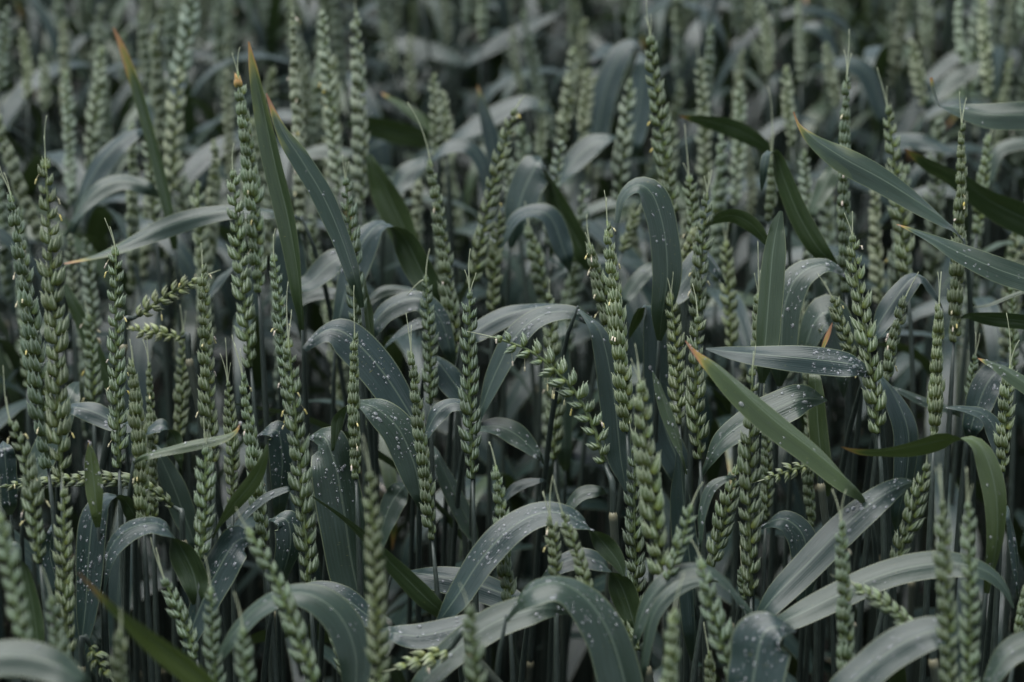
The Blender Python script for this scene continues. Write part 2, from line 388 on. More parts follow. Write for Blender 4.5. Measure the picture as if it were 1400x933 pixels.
# ------------------------------------------------------------------ leaves
def ribbon(C, W, curl, uvlen, tip_dead, age, rnd, nx=6, tip_at_end=True, foot=Vector((0, 0, 0)), ruffle=0.0, fold=0.0):
    """leaf blade mesh: C centre points, W full-width vectors"""
    C = np.array(C, float); W = np.array(W, float); n = len(C)
    T = np.gradient(C, axis=0); T /= np.linalg.norm(T, axis=1)[:, None] + 1e-12
    Wl = np.linalg.norm(W, axis=1); Nn = np.cross(T, W / (Wl[:, None] + 1e-12)); Nn /= np.linalg.norm(Nn, axis=1)[:, None] + 1e-9
    u = np.linspace(-.5, .5, nx + 1)
    prof = curl * (.25 - u * u) * 1.0 - .05 * np.exp(-(u / .07) ** 2) - fold * (.25 - np.abs(u))
    V = C[:, None, :] + W[:, None, :] * u[None, :, None] + Nn[:, None, :] * (Wl[:, None] * prof[None, :])[:, :, None]
    if ruffle:
        ph = rnd * 40; s = np.linspace(0, 1, n)
        wav = ruffle * (np.sin(s * 23 + ph)[:, None] * np.maximum(0, u)[None, :] + np.sin(s * 19 + 2 * ph)[:, None] * np.maximum(0, -u)[None, :])
        V = V + Nn[:, None, :] * (Wl[:, None] * wav)[:, :, None]
    V = V.reshape(-1, 3) - np.array(foot)
    k = nx + 1
    F = [(i * k + j, i * k + j + 1, (i + 1) * k + j + 1, (i + 1) * k + j) for i in range(n - 1) for j in range(nx)]
    s = np.linspace(0, 1, n); L = np.linalg.norm(np.diff(C, axis=0), axis=1).sum()
    dead = np.clip((s - (1 - tip_dead)) / max(tip_dead, 1e-6), 0, 1) if tip_dead > 0 else np.zeros(n)
    if tip_dead > 0:
        dd = np.clip(dead[:, None] * 1.0 + (np.abs(u)[None, :] * 2) ** 3 * np.clip((s - (1 - 2.6 * tip_dead)) / (2.6 * tip_dead), 0, 1)[:, None] * .5, 0, 1)
    else: dd = np.zeros((n, k))
    tone = np.zeros((n * k, 3)); tone[:, 0] = dd.ravel(); tone[:, 1] = age; tone[:, 2] = rnd
    uv = np.stack([np.tile(u + .5, n), np.repeat(s * L / .05, k)], 1)
    return V, F, tone, uv
def leaf_mesh(V, F, tone, uv):
    m = bpy.data.meshes.new('leaf'); m.from_pydata([tuple(v) for v in V], [], F); m.update()
    a = m.attributes.new('tone', 'FLOAT_COLOR', 'POINT'); c = np.ones((len(V), 4), np.float32); c[:, :3] = tone; a.data.foreach_set('color', c.ravel())
    ul = m.uv_layers.new(name='UVMap'); idx = np.zeros(len(m.loops), np.int32); m.loops.foreach_get('vertex_index', idx)
    ul.data.foreach_set('uv', uv[idx].astype(np.float32).ravel())
    m.polygons.foreach_set('use_smooth', [True] * len(m.polygons)); m.materials.append(M_LEAF); return m
_a = [(math.cos(2 * math.pi * j / 7), math.sin(2 * math.pi * j / 7)) for j in range(7)]
def drop_shape():
    V = []; 
    for z, r in ((-.12, .92), (.22, 1.0), (.55, .78), (.78, .42)):
        V += [(r * x, r * y, z) for x, y in _a]
    V.append((0, 0, .88)); F = [(i * 7 + j, i * 7 + (j + 1) % 7, (i + 1) * 7 + (j + 1) % 7, (i + 1) * 7 + j) for i in range(3) for j in range(7)]
    F += [(21 + j, 21 + (j + 1) % 7, 28) for j in range(7)]
    return np.array(V), F
DV, DF = drop_shape()
def drops(V, nrow, ncol, count, r, zone, flip, foot_name_parent, scale=1.0):
    V = np.array(V).reshape(nrow, ncol, 3); mb = MB()
    for _ in range(count):
        s = zone[0] + (zone[1] - zone[0]) * r.random(); i = s * (nrow - 1); i0 = min(int(i), nrow - 2); fi = i - i0
        j = r.uniform(.06, .94) * (ncol - 1); j0 = min(int(j), ncol - 2); fj = j - j0
        a, b, c, d = V[i0, j0], V[i0, j0 + 1], V[i0 + 1, j0], V[i0 + 1, j0 + 1]
        p = (a * (1 - fj) + b * fj) * (1 - fi) + (c * (1 - fj) + d * fj) * fi
        t = (c - a); t = t / (np.linalg.norm(t) + 1e-12); wv = (b - a); n = np.cross(t, wv); n /= np.linalg.norm(n) + 1e-12
        n = n * flip
        if n[2] < -.35: continue
        x = np.cross(t, n)
        rad = scale * min(.0010, max(.00023, (.00031 * math.exp(r.gauss(0, .50)))))
        st = 1.0 if r.random() < .7 else r.uniform(1.2, 1.9)
        W = p + DV[:, :1] * x * rad + DV[:, 1:2] * t * rad * st + DV[:, 2:3] * n * rad * .8
        mb.add(W, DF)
    if not mb.v: return
    o = link('water_drops', mb.mesh('water_drops', M_WATER), foot_name_parent); o['kind'] = 'stuff'
def LF(pts, d, label, under=False, dead=0.0, age=0.0, dr=0, zone=(0, 1), tipend=True, d2=None, curl=None, stem=True, group=None, name='leafy_shoot', s=None, fold=None, tilt=1.25):
    """a traced leaf on a shoot of its own. pts: (x, y, apparent width) from the leaf base to its tip; a negative width shows the other face"""
    r = random.Random(int(pts[0][0] * 13 + pts[-1][1] * 7)); n = 30
    q = np.array(pts, float); t0 = q[0, :2] - q[1, :2]; t0 /= np.linalg.norm(t0); t1 = q[-1, :2] - q[-2, :2]; t1 /= np.linalg.norm(t1)
    l0 = max(16, .9 * abs(q[0, 2])); l1 = max(12, .9 * abs(q[-1, 2]))
    rows = [(q[0, 0] + t0[0] * l0, q[0, 1] + t0[1] * l0 + l0 * .35, math.copysign(min(7, abs(q[0, 2]) * .6), q[0, 2]))] + [tuple(z) for z in q]
    if not tipend: rows.append((q[-1, 0] + t1[0] * l1, q[-1, 1] + t1[1] * l1 + l1 * .45, math.copysign(.6, q[-1, 2])))
    n = 34; P = spline(rows, n); dd = np.linspace(d, d if d2 is None else d2, n); sg = np.linspace(0, 1, n)
    dd = dd + .012 * np.clip(1 - sg / .14, 0, 1) ** 1.3 + (0 if tipend else .012 * np.clip((sg - .88) / .12, 0, 1) ** 1.3)
    tipend = True
    Cx = np.array([tuple(at(P[i, 0], P[i, 1], dd[i])) for i in range(n)])
    Tn = np.gradient(P[:, :2], axis=0); Tn /= np.linalg.norm(Tn, axis=1)[:, None] + 1e-9
    nrm = np.stack([Tn[:, 1], -Tn[:, 0]], 1)                 # screen normal (x right, y down)
    for _ in range(3): nrm[1:-1] = (nrm[:-2] + nrm[1:-1] + nrm[2:]) / 3
    nrm /= np.linalg.norm(nrm, axis=1)[:, None] + 1e-9
    if s is None:
        s = 1.0 if (-nrm[:, 1] * np.abs(P[:, 2])).sum() >= 0 else -1.0
        if under: s = -s
    wm = np.percentile(np.abs(P[:, 2]), 92) * tilt
    tt = np.linspace(0, 1, n)
    tap = np.minimum(1, .55 + tt * 3) * (np.minimum(1, (1 - tt) * 4.0) ** .8 if tipend else 1)
    tap = tap * np.minimum(1, .25 + tt * 7); true = np.maximum(np.abs(P[:, 2]), wm * tap)
    depth = s * np.sqrt(np.maximum(true ** 2 - P[:, 2] ** 2, 0)) * .85
    W = np.array([(RT * nrm[i, 0] + UP * -nrm[i, 1]) * P[i, 2] * dd[i] / FPX + FW * depth[i] * dd[i] / FPX for i in range(n)])
    # which face of the mesh looks at the camera?
    T3 = np.gradient(Cx, axis=0); Nn = np.cross(T3, W)
    k = int(np.argmax(np.abs(P[:, 2]))); facing = Nn[k].dot(np.array(CAM) - Cx[k])
    want = 1 if (P[k, 2] > 0) != under else -1                # mesh normal is W x T: the upper face of the blade
    if -facing * want < 0: W = -W
    B = Vector(Cx[0]); 
    down = Vector((0, 0, -1)) + Vector(Cx[0] - Cx[3]).normalized() * .7
    SP = stem_points(B + Vector((0, 0, .002)) + FW * .002, down); foot = Vector((SP[-1][0], SP[-1][1], 0))
    th = thing(name, label, 'wheat leaf', foot, group)
    V, F, tone, uv = ribbon(Cx, W, .16 if curl is None else curl, 1, dead, min(1, age + r.choice((0, 0, .05, .15))), r.random(), 6, tipend, foot, r.uniform(.0, .05), r.uniform(-.05, .30) if fold is None else fold)
    lf = link('leaf', leaf_mesh(V, F, tone, uv), th)
    link('stem', stem_mesh(SP, .0013, foot, 6), th)
    if not dr and .9 < d < 1.25 and not under and r.random() < .7: dr = r.randrange(6, 16)
    if dr: drops(V, n, 7, int(dr * 1.9), r, zone, -1, lf)
    for i in range(0, n, 2): BLADES.append((P[i, 0], P[i, 1], dd[i], abs(P[i, 2])))
    return th
# ------------------------------------------------------------------ the ears one can tell apart (traced: tip, bottom, width, distance)
E((62, 216), (84, 652), 33, .98, 'very long thick green ear near the left edge, second stalk from that edge', m=[(68, 330), (77, 480)], awn=(64, 158), an=4, roll=.1)
E((14, 262), (66, 640), 33, 1.0, 'very long thick green ear leaning right, its tip nearest the upper left edge', m=[(35, 390), (52, 520)], awn=(-2, 235), an=8, roll=1.1)
E((12, 572), (55, 770), 26, .95, 'curved ear leaning left in front of the pale ear lying level', m=(38, 640), awn=(4, 500), an=6)
E((158, 338), (163, 640), 26, 1.04, 'straight upright ear whose wavy awn reaches left across the broad yellow-tipped leaf', awn=(143, 298), an=9, roll=.1)
E((181, 490), (196, 715), 28, 1.0, 'fan-spikelet upright ear crossing in front of the pale ear lying level', roll=1.4, an=2)
E((203, 495), (210, 712), 18, 1.13, 'slim ear with an awn just right of the fan-spikelet ear at left', awn=(201, 462), an=1)
E((122, 430), (128, 562), 22, 1.2, 'short ear with yellow anthers above the folded leaf, right of the two very long ears', an=7)
E((277, 362), (290, 640), 26, 1.08, 'tall ear with yellow anthers right beside the bent loose pale ear', awn=(275, 332), an=6, roll=.9)
E((281, 610), (275, 765), 27, .98, 'short plump ear below the thin yellow-green leaf with a dry curled tip', roll=.2, awn=(278, 570))
E((250, 450), (244, 605), 20, 1.2, 'dark slim ear just left of the tall ear beside the loose pale one')
E((311, 520), (318, 690), 20, 1.1, 'slim ear with a long straight awn behind the curled yellow-green leaf tip', awn=(308, 462), roll=.3)
E((331, 510), (361, 748), 26, 1.01, 'ear with bright yellow anthers and a crooked awn, right of the slim awned one', awn=(317, 458), an=9, roll=1.0)
E((272, 381), (190, 432), 20, 1.13, 'pale loose ear bent over sideways with its tip pointing right', m=(232, 402), loose=True, col='pale', stem=(170, 470), an=2)
E((176, 450), (246, 462), 17, 1.14, 'pale loose ear lying sideways under the other bent pale ear', m=(210, 455), loose=True, col='pale', stem=(258, 490))
E((1, 666), (236, 692), 21, 1.08, 'pale ear lying level at left with its tip at the picture edge', m=[(60, 659), (140, 655), (200, 664)], col='pale', stem=(250, 738), an=1, loose=False)
E((95, 320), (101, 430), 19, 1.35, 'soft grey-green ear below the thin yellow tip of the broad left leaf')
E((117, 325), (130, 455), 20, 1.34, 'soft grey-green ear under the middle of the broad yellow-tipped left leaf')
E((30, 380), (38, 530), 20, 1.27, 'dim ear standing behind the leaning very long ear at the left edge')
E((87, 668), (92, 900), 27, .95, 'stout ear at lower left standing in front of the dewy leaf that hangs down', m=(88, 780), roll=.3)
E((70, 815), (88, 950), 26, .84, 'blurred ear tip at the lower left, right of the largest blurred ear')
E((-2, 700), (34, 890), 32, .79, 'largest blurred ear, cut by the lower left edge of the picture')
E((165, 862), (165, 965), 26, .79, 'blurred ear tip in front of the blurred yellow-edged blade at bottom left')
E((224, 792), (268, 900), 23, .96, 'leaning ear with open husks and a long awn under the arched dewy leaf', awn=(206, 735), roll=.2)
E((288, 803), (297, 965), 24, .89, 'half-sharp ear rising at the bottom in front of the broad dewy hanging leaf')
E((332, 858), (342, 975), 25, .84, 'small blurred ear tip at bottom between the half-sharp ear and the leaning blurred ear')
E((150, 925), (124, 885), 20, .97, 'small lodged ear lying open near the bottom left corner', loose=True, stem=(112, 910))
E((338, 722), (432, 940), 29, .87, 'blurred ear leaning strongly left in front of the pale blurred arch', m=(380, 800), roll=.1)
E((374, 348), (396, 560), 22, 1.09, 'slender ear with yellow anthers directly behind the longest central-left ear', an=7)
E((394, 462), (424, 815), 30, 1.0, 'longest ear left of centre, gently leaning, in front of the dewy drooping leaf', m=[(403, 560), (414, 690)], awn=(394, 385), an=4, roll=.15)
E((472, 243), (489, 455), 25, 1.14, 'ear with curved husk rows rising between two broad leaves above the dewy arch', awn=(473, 222), roll=.1)
E((485, 455), (487, 655), 22, 1.04, 'open fan-spikelet ear with a long double awn in front of the dewy arched leaf', awn=(484, 390), roll=1.4, an=4)
E((562, 480), (591, 738), 25, 1.04, 'ear with a long wispy awn standing against the dark gap, right of the dewy arch', awn=(555, 428), roll=1.15)
E((582, 376), (589, 552), 22, 1.14, 'dark braided ear whose awn slants down to the left, behind the wispy-awned ear', awn=(556, 405), roll=.05)
E((588, 218), (622, 492), 25, 1.2, 'tall ear with a very long straight awn slanting up left, centre of the field', m=(608, 350), awn=(557, 140), an=4, roll=.9)
E((642, 397), (646, 655), 26, 1.06, 'neatly braided upright ear with bare straw below, left of the lodged ear', awn=(643, 340), roll=.0)
E((705, 148), (646, 392), 25, 1.25, 'long ear curving to the right at its tip, above the braided upright ear', m=[(690, 195), (670, 270)], awn=(712, 135), an=3, roll=.0)
E((692, 200), (704, 288), 18, 1.4, 'short soft ear right of the curved one, left of the pale folded leaf')
E((684, 290), (674, 425), 21, 1.26, 'dim ear between the curved ear and the folded pale leaf')
E((593, 100), (596, 215), 19, 1.5, 'soft ear behind the very long awn, left one of a close pair')
E((605, 124), (611, 205), 17, 1.52, 'soft ear behind the very long awn, right one of a close pair')
E((399, 16), (412, 318), 24, 1.33, 'tall ear with cream anthers just left of centre top, behind the crossing upright leaves', m=(407, 160), an=12, awn=(397, -10), roll=1.3)
E((440, 14), (463, 265), 22, 1.38, 'tall soft ear in the middle of three side by side at the top', an=2, roll=.6)
E((486, 14), (493, 282), 27, 1.38, 'tall soft ear, rightmost of three side by side, with bare straw under it', an=3, roll=1.0, awn=(485, -8))
E((575, 245), (569, 335), 19, 1.42, 'short soft ear left of the tall long-awned central ear')
E((525, 30), (541, 98), 15, 1.9, 'blurred leaning ear right of the three tall top ears')
E((560, 48), (566, 142), 14, 1.85, 'blurred thin ear above the orange-tipped short leaf near the top')
E((889, 50), (922, 300), 27, 1.22, 'crisp tall ear with a hair-thin awn reaching the top edge, rising behind an arched leaf', m=[(895, 120), (908, 210)], awn=(884, -2), an=2, roll=.05)
E((863, 107), (846, 275), 25, 1.43, 'soft braided ear left of the crisp tall ear with the hair-thin awn', roll=.0)
E((768, 192), (750, 335), 20, 1.34, 'soft ear rising beside the dark falling side of the folded pale leaf')
E((785, 65), (768, 200), 20, 1.6, 'blurred tall ear left of two tall blurred arching leaves')
E((806, 93), (797, 195), 20, 1.58, 'blurred ear just right of the blurred tall ear near upper centre')
E((741, 140), (739, 222), 16, 1.6, 'small blurred ear above the pale folded leaf of the upper centre')
E((956, 82), (964, 268), 20, 1.52, 'soft ear with a thin awn behind the orange-tipped dark leaf at upper right', awn=(953, 60))
E((1012, 112), (1006, 282), 20, 1.52, 'soft ear crossed by a slanting blurred leaf, behind the orange-tipped dark leaf')
E((1022, 203), (1026, 298), 15, 1.55, 'thin dim ear right of the ear crossed by the slanting blurred leaf')
E((942, 240), (946, 335), 20, 1.2, 'ear with a tall crooked awn left of the yellow-dotted ear', awn=(936, 170), an=1)
E((967, 263), (952, 450), 25, 1.13, 'ear dotted with a yellow anther, its lower half in front of a dewy leaf', awn=(969, 235), an=3, roll=.3)
E((954, 430), (957, 628), 28, 1.05, 'plump braided ear ending just left of the orange leaf tip', roll=.1, m=(951, 530))
E((952, 312), (930, 362), 18, 1.19, 'short pale ear slanting to the right above the square-folded leaf', loose=False, col='pale')
E((873, 288), (851, 345), 16, 1.3, 'short pale ear slanting under the top of the tall arched leaf')
E((917, 400), (929, 580), 24, 1.1, 'braided ear with a left-slanting awn in front of the square-folded leaf', awn=(908, 370), roll=.05)
E((806, 332), (838, 475), 25, 1.11, 'ear with cream and yellow anthers, left one of the crossing pair at centre', awn=(800, 318), an=8, roll=.9)
E((830, 302), (857, 590), 29, 1.05, 'long ear with white anthers and a crooked awn, right one of the crossing pair', m=(843, 430), awn=(826, 260), an=8, roll=1.0)
E((875, 520), (904, 785), 38, .93, 'thick slightly soft ear right of centre beside a narrow upright leaf', m=(886, 650), awn=(868, 470), roll=.6)
E((868, 608), (871, 835), 27, 1.04, 'shaded ear standing close behind the thick soft ear', roll=.1)
E((722, 308), (743, 418), 24, 1.3, 'soft leaning ear below the dark falling leaf, above the dewy arch', roll=.9)
E((751, 400), (759, 628), 25, 1.19, 'shaded ear behind the lodged ear, rising through the dewy arch', awn=(750, 380), an=1)
E((674, 461), (826, 632), 27, 1.02, 'lodged ear arching over to the left with plump spread spikelets and hanging anthers', m=[(728, 482), (778, 526), (808, 576)], loose=True, an=12, awn=(656, 461), stem=(838, 700), roll=.0)
E((1029, 500), (1027, 815), 31, 1.0, 'tall ear passing behind the orange-tipped diagonal leaf', m=(1024, 660), awn=(1030, 480), roll=.05)
E((1037, 400), (1035, 505), 20, 1.1, 'small ear left of the blunt upright yellowish leaf', awn=(1036, 330))
E((1045, 560), (1047, 712), 19, 1.14, 'shaded ear close behind the tall ear under the orange-tipped diagonal leaf')
E((1008, 637), (974, 775), 27, 1.02, 'ear leaning right beside a thin arching leaf, left of the tall lower ear', roll=.0)
E((946, 690), (912, 792), 23, .92, 'soft ear leaning right in front of the grey upright leaf', roll=.1)
E((958, 765), (1002, 925), 31, .89, 'soft chevron-patterned ear leaning left in front of the twin thin arches', m=(976, 840), roll=.0)
E((922, 832), (910, 965), 28, .82, 'blurred ear at the bottom edge right of centre, below the twin thin arches')
E((838, 843), (873, 888), 19, .99, 'small ear leaning left out from under the big dewy arch', stem=(884, 910))
E((768, 700), (808, 812), 21, .93, 'soft small ear leaning left above the big dewy arch', awn=(757, 655), roll=.0)
E((752, 706), (760, 800), 20, .95, 'short soft ear upright beside the soft small leaning one', awn=(756, 650), an=2)
E((969, 890), (977, 965), 21, .95, 'small shaded ear at the bottom below the chevron-patterned ear')
E((1014, 776), (1018, 820), 14, 1.08, 'tiny ear tip at the foot of the tall lower ear', awn=(1012, 745))
E((678, 636), (696, 838), 25, .99, 'isolated pale green upright ear in the dark lower centre', m=(688, 735), awn=(669, 604), roll=.9)
E((506, 645), (522, 965), 28, .84, 'big blurred upright ear in front of the broad dewy hanging leaf', m=(513, 780), an=2)
E((641, 830), (653, 965), 27, .82, 'blurred ear tip at the bottom centre')
E((453, 848), (479, 938), 22, .97, 'small shaded ear half hidden behind the pale blurred arch', roll=.0)
E((542, 915), (610, 892), 28, .92, 'open pale ear lying on its side near the bottom centre', loose=True, col='pale', stem=(640, 890), an=1)
E((1158, 103), (1157, 400), 25, 1.18, 'tallest ear of the right side, white anthers at its top, crossed by a broad leaf', m=[(1155, 190), (1153, 300)], awn=(1161, 40), an=6, roll=1.3)
E((1165, 318), (1201, 592), 30, 1.04, 'plump leaning ear whose lower end hangs beside the pale blue leaf', m=[(1174, 400), (1192, 510)], roll=.05, an=3)
E((1137, 405), (1168, 490), 21, 1.1, 'short ear with a long awn slanting up left, joined to the plump leaning one', awn=(1118, 374), an=2)
E((1213, 145), (1241, 390), 27, 1.22, 'ear with a long awn rising behind the broad yellow-edged leaf at right', m=(1226, 250), awn=(1199, 92), roll=.05)
E((1315, 168), (1304, 468), 27, 1.13, 'tall ear with cream anthers on bare pale straw near the right edge', m=(1312, 300), awn=(1312, 125), an=10, roll=1.2, node_at=9)
E((1353, 185), (1336, 318), 20, 1.3, 'soft ear leaning right, right of the tall ear on pale straw')
E((1055, 215), (1051, 302), 19, 1.28, 'ear with a straight hair-thin awn beside the folded dark leaf', awn=(1050, 118), roll=1.2)
E((1100, 205), (1108, 312), 18, 1.4, 'soft ear behind the lower edge of the broad yellow-edged leaf')
E((1195, 240), (1202, 415), 20, 1.4, 'soft ear seen between the two tall right-hand ears')
E((1238, 405), (1212, 522), 22, 1.1, 'ear leaning right with open yellow anthers, beside the folded triangular leaf', an=5, roll=.9)
E((1284, 416), (1277, 600), 27, 1.02, 'fan-spikelet ear left of the pale bare straw at right', awn=(1282, 372), roll=1.4)
E((1381, 500), (1371, 645), 25, 1.04, 'ear by the right edge behind the yellow-edged leaf tip', awn=(1376, 428), roll=.5)
E((1382, 392), (1386, 505), 16, 1.2, 'slim dim ear close to the right edge above the yellow-edged leaf tip')
E((1333, 486), (1325, 560), 15, 1.14, 'slim short ear right of the pale bare straw')
E((1100, 442), (1108, 592), 18, 1.18, 'slim ear with a long awn left of the dry orange scrap', awn=(1098, 400))
E((1105, 588), (1110, 720), 22, 1.14, 'shaded fan-spikelet ear under the diagonal leaf and above the dark arched leaf', roll=1.3)
E((1268, 632), (1226, 768), 29, .99, 'plump braided ear leaning right at the end of the dewy diagonal leaf', roll=.0)
E((1150, 712), (1158, 955), 27, .9, 'soft upright ear with a yellow anther at the lower right', an=2, m=(1154, 830), roll=.8)
E((1288, 682), (1300, 955), 30, .84, 'blurred upright ear at lower right, left one of a close pair', awn=(1285, 640))
E((1323, 685), (1326, 955), 27, .85, 'blurred upright ear at lower right, right one of a close pair', awn=(1322, 640))
E((1168, 800), (1252, 862), 23, .91, 'pale drooping ear leaning left behind the soft upright ear', m=(1212, 828), col='pale', stem=(1275, 900))
E((1045, 656), (1112, 634), 17, 1.05, 'small pale ear bent level to the left under the diagonal leaf', col='pale', loose=True, stem=(1122, 660))
E((1404, 795), (1390, 880), 21, .95, 'ear cut by the right edge near the bottom')
E((325, 98), (354, 400), 28, 1.14, 'tall ear with a dry orange tip left of the crossing upright leaves', m=(342, 240), awn=(320, 82), tipc='orange', an=6, roll=1.1)
E((318, 232), (343, 502), 27, 1.13, 'ear standing left against the orange-tipped one, crossing the broad leaf', m=(329, 360), roll=.05)
for tip, base, w_, d_, lab in (((89, 97), (97, 280), 18, 1.5, 'soft slim ear above the blue-grey leaf arching right at upper left'), ((30, 40), (38, 135), 17, 1.7, 'blurred ear close to the top left corner, second from the edge'),
        ((58, 75), (62, 152), 15, 1.7, 'small blurred ear between the corner ears and the soft slim one at top left'), ((140, 63), (122, 230), 23, 1.52, 'soft wide ear leaning right, left of the yellow-tipped upright leaf'),
        ((268, -22), (243, 122), 26, 1.5, 'soft tall ear cut by the top edge, above the yellowish tall soft ear'), ((10, 8), (1, 125), 18, 1.6, 'blurred ear cut by the left edge in the top left corner'),
        ((310, 98), (316, 252), 17, 1.55, 'blurred slim ear just left of the orange-tipped tall ear'), ((605, -2), (612, 62), 14, 2.0, 'blurred tiny ear cut by the top edge over the slanting grey leaf'),
        ((700, 38), (713, 128), 14, 1.8, 'blurred thin ear crossed by the blurred grey leaf slanting up right'), ((1040, 4), (1053, 102), 16, 1.75, 'blurred ear leaning left at the top, above the hair-thin awn of the small right ear'),
        ((1090, -5), (1095, 112), 17, 1.7, 'blurred ear cut by the top edge, left of the blurred small arch'), ((1075, 90), (1083, 200), 18, 1.55, 'soft ear above the orange tip of the broad yellow-edged leaf'),
        ((1310, -8), (1318, 88), 19, 1.65, 'blurred ear cut by the top edge, behind the blurred pale slanting leaf'), ((1345, -4), (1351, 132), 18, 1.62, 'blurred ear cut by the top edge, rightmost of the larger ones'),
        ((1245, 55), (1263, 145), 18, 1.62, 'blurred ear left of the dry upturned leaf curl'), ((1262, -15), (1267, 62), 16, 1.8, 'blurred ear stub cut by the top edge above the upturned leaf curl'),
        ((1130, 58), (1146, 145), 17, 1.65, 'blurred ear under the blurred small arch near the top right'), ((992, 328), (1001, 475), 22, 1.28, 'dim soft ear right of the yellow-dotted ear, behind the blunt yellowish leaf')):
    E(tip, base, w_, d_, lab)
E((245, 92), (234, 265), 27, 1.45, 'yellowish tall soft ear right of the yellow-tipped upright leaf at top left', roll=.5)
E((202, 180), (213, 315), 21, 1.36, 'soft ear partly behind the yellow-tipped upright leaf at top left', roll=.1)
# ------------------------------------------------------------------ the leaves one can tell apart (traced from base to tip: x, y, apparent width)
LF([(236, 320, 12), (225, 262, 17), (208, 195, 16), (188, 124, 16), (168, 68, 10), (155, 38, 2)], 1.3, 'upright leaf with a yellow dying tip near the top left', under=True, dead=.3)
LF([(104, 300, 16), (118, 262, 28), (140, 222, 34), (168, 193, 26), (195, 179, 10)], 1.36, 'blue-grey leaf arching right at upper left, above a smaller arch', tipend=False)
LF([(98, 305, 10), (112, 283, 18), (138, 258, 26), (170, 248, 22), (202, 258, 20)], 1.33, 'smaller blue-grey arch under the larger one at upper left', tipend=False)
LF([(396, 294, 8), (372, 292, 14), (320, 289, 20), (270, 297, 27), (220, 314, 28), (160, 340, 15), (125, 352, 6), (88, 361, 2)], 1.2, 'broad level leaf at left with a thin yellow tip pointing left', tilt=1.03, age=.12, dead=.14, dr=14, zone=(0, .3))
LF([(411, 430, 10), (404, 370, 22), (392, 300, 27), (374, 225, 28), (358, 150, 22), (348, 100, 14), (340, 57, 2)], 1.12, 'upright leaf with an orange tip, left one of the crossing pair', under=True, dead=.16, fold=.35)
LF([(490, 400, 12), (478, 360, 21), (462, 315, 26), (440, 266, 29), (411, 218, 27), (385, 178, 15), (364, 128, 2)], 1.09, 'leaning leaf with an orange-yellow tip, right one of the crossing pair', dead=.16)
LF([(463, 448, 26), (478, 385, 38), (497, 332, 42), (524, 307, 16), (550, 325, -30), (570, 362, -38), (590, 400, -30)], 1.2, 'broad leaf folded over like a roof above the dewy arch left of centre', dr=12, zone=(.2, .5), tipend=False)
LF([(562, 575, 36), (530, 522, 48), (500, 484, 52), (468, 456, 46), (443, 455, 24), (416, 478, 8)], 1.1, 'large dewy slate leaf arching down to the right, left of centre', dr=34, zone=(.4, 1))
LF([(494, 552, 12), (518, 562, 36), (545, 588, 46), (564, 630, 46), (572, 665, 30)], 1.06, 'dewy leaf bending down behind the ear with the wispy awn', dr=48, zone=(0, .6), tipend=False)
LF([(506, 455, 18), (530, 424, 28), (572, 410, 28), (600, 436, 30), (616, 484, 16)], 1.16, 'dewy arch behind the dark braided ear', dr=40, zone=(.1, .8), tipend=False)
LF([(500, 416, 10), (524, 398, 15), (556, 396, 10), (575, 402, 6)], 1.22, 'narrow grey arch above the dewy arch behind the dark braided ear', tipend=False)
LF([(408, 392, 18), (425, 385, 28), (450, 362, 36), (468, 352, 26)], 1.22, 'short dewy grey leaf left of the roof-like folded leaf', dr=14, tipend=False)
LF([(405, 415, 14), (430, 402, 18), (462, 402, 14)], 1.24, 'dull level leaf under the short dewy grey leaf', tipend=False)
LF([(533, 468, 5), (556, 450, 11), (585, 438, 14)], 1.18, 'small dewy leaf edge between the dark braided ear and the slate arch', dr=6, tipend=False)
LF([(584, 592, 10), (598, 566, 24), (617, 553, 18), (640, 556, 12)], 1.07, 'small dewy arch between the wispy-awned ear and the braided ear', dr=22, tipend=False)
LF([(598, 497, 22), (615, 518, 36), (634, 548, 22), (640, 570, 14)], 1.15, 'short grey leaf sloping down behind the braided upright ear', dr=10, tipend=False)
LF([(655, 585, 10), (680, 583, 24), (708, 596, 30), (735, 622, 12)], 1.12, 'dewy leaf reaching right from the braided upright ear', dr=36, tipend=False)
LF([(655, 575, 6), (664, 545, 16), (680, 506, 28), (702, 464, 32), (736, 434, 26), (776, 426, 20), (806, 438, 14)], 1.12, 'long dewy arch over the lodged ear with drops along its crest', dr=46, zone=(.45, 1), tipend=False)
LF([(800, 432, 8), (822, 462, 26), (838, 540, 38), (847, 620, 36), (853, 655, 16), (855, 672, 2)], 1.08, 'dark pointed leaf hanging straight down at the right of the lodged ear', under=False, dr=3, zone=(.0, .3))
LF([(650, 455, 26), (690, 433, 28), (735, 422, 18), (775, 420, 8)], 1.16, 'dull green leaf lying level behind the crest of the long dewy arch', dr=22, zone=(.5, 1), tipend=False)
LF([(905, 430, 30), (912, 378, 42), (908, 318, 42), (893, 268, 42), (872, 253, 24), (851, 270, 12), (843, 305, 7)], 1.1, 'tall smooth leaf bent over in a tight hoop right of centre', dr=16, zone=(.45, .85))
LF([(930, 640, 38), (906, 580, 42), (899, 500, 36), (896, 445, 32), (886, 419, 10), (876, 425, -14), (865, 448, -10)], 1.14, 'square-folded dark leaf dropping straight down behind the braided awned ear', dr=8, zone=(.5, .8), tipend=False)
LF([(902, 425, 6), (926, 398, 30), (948, 368, 36), (962, 350, 26), (985, 378, 10)], 1.18, 'short broad dewy leaf left of the yellow-dotted ear', dr=24, tipend=False)
LF([(858, 402, 18), (878, 376, 20), (895, 364, 14)], 1.26, 'small grey leaf under the tight hoop of the smooth leaf', tipend=False, dr=4)
LF([(1044, 500, 20), (1048, 465, 30), (1053, 400, 32), (1058, 345, 28), (1063, 308, 18), (1068, 289, 5)], 1.08, 'blunt upright yellowish-green leaf right of centre', under=False, age=.3, fold=.3)
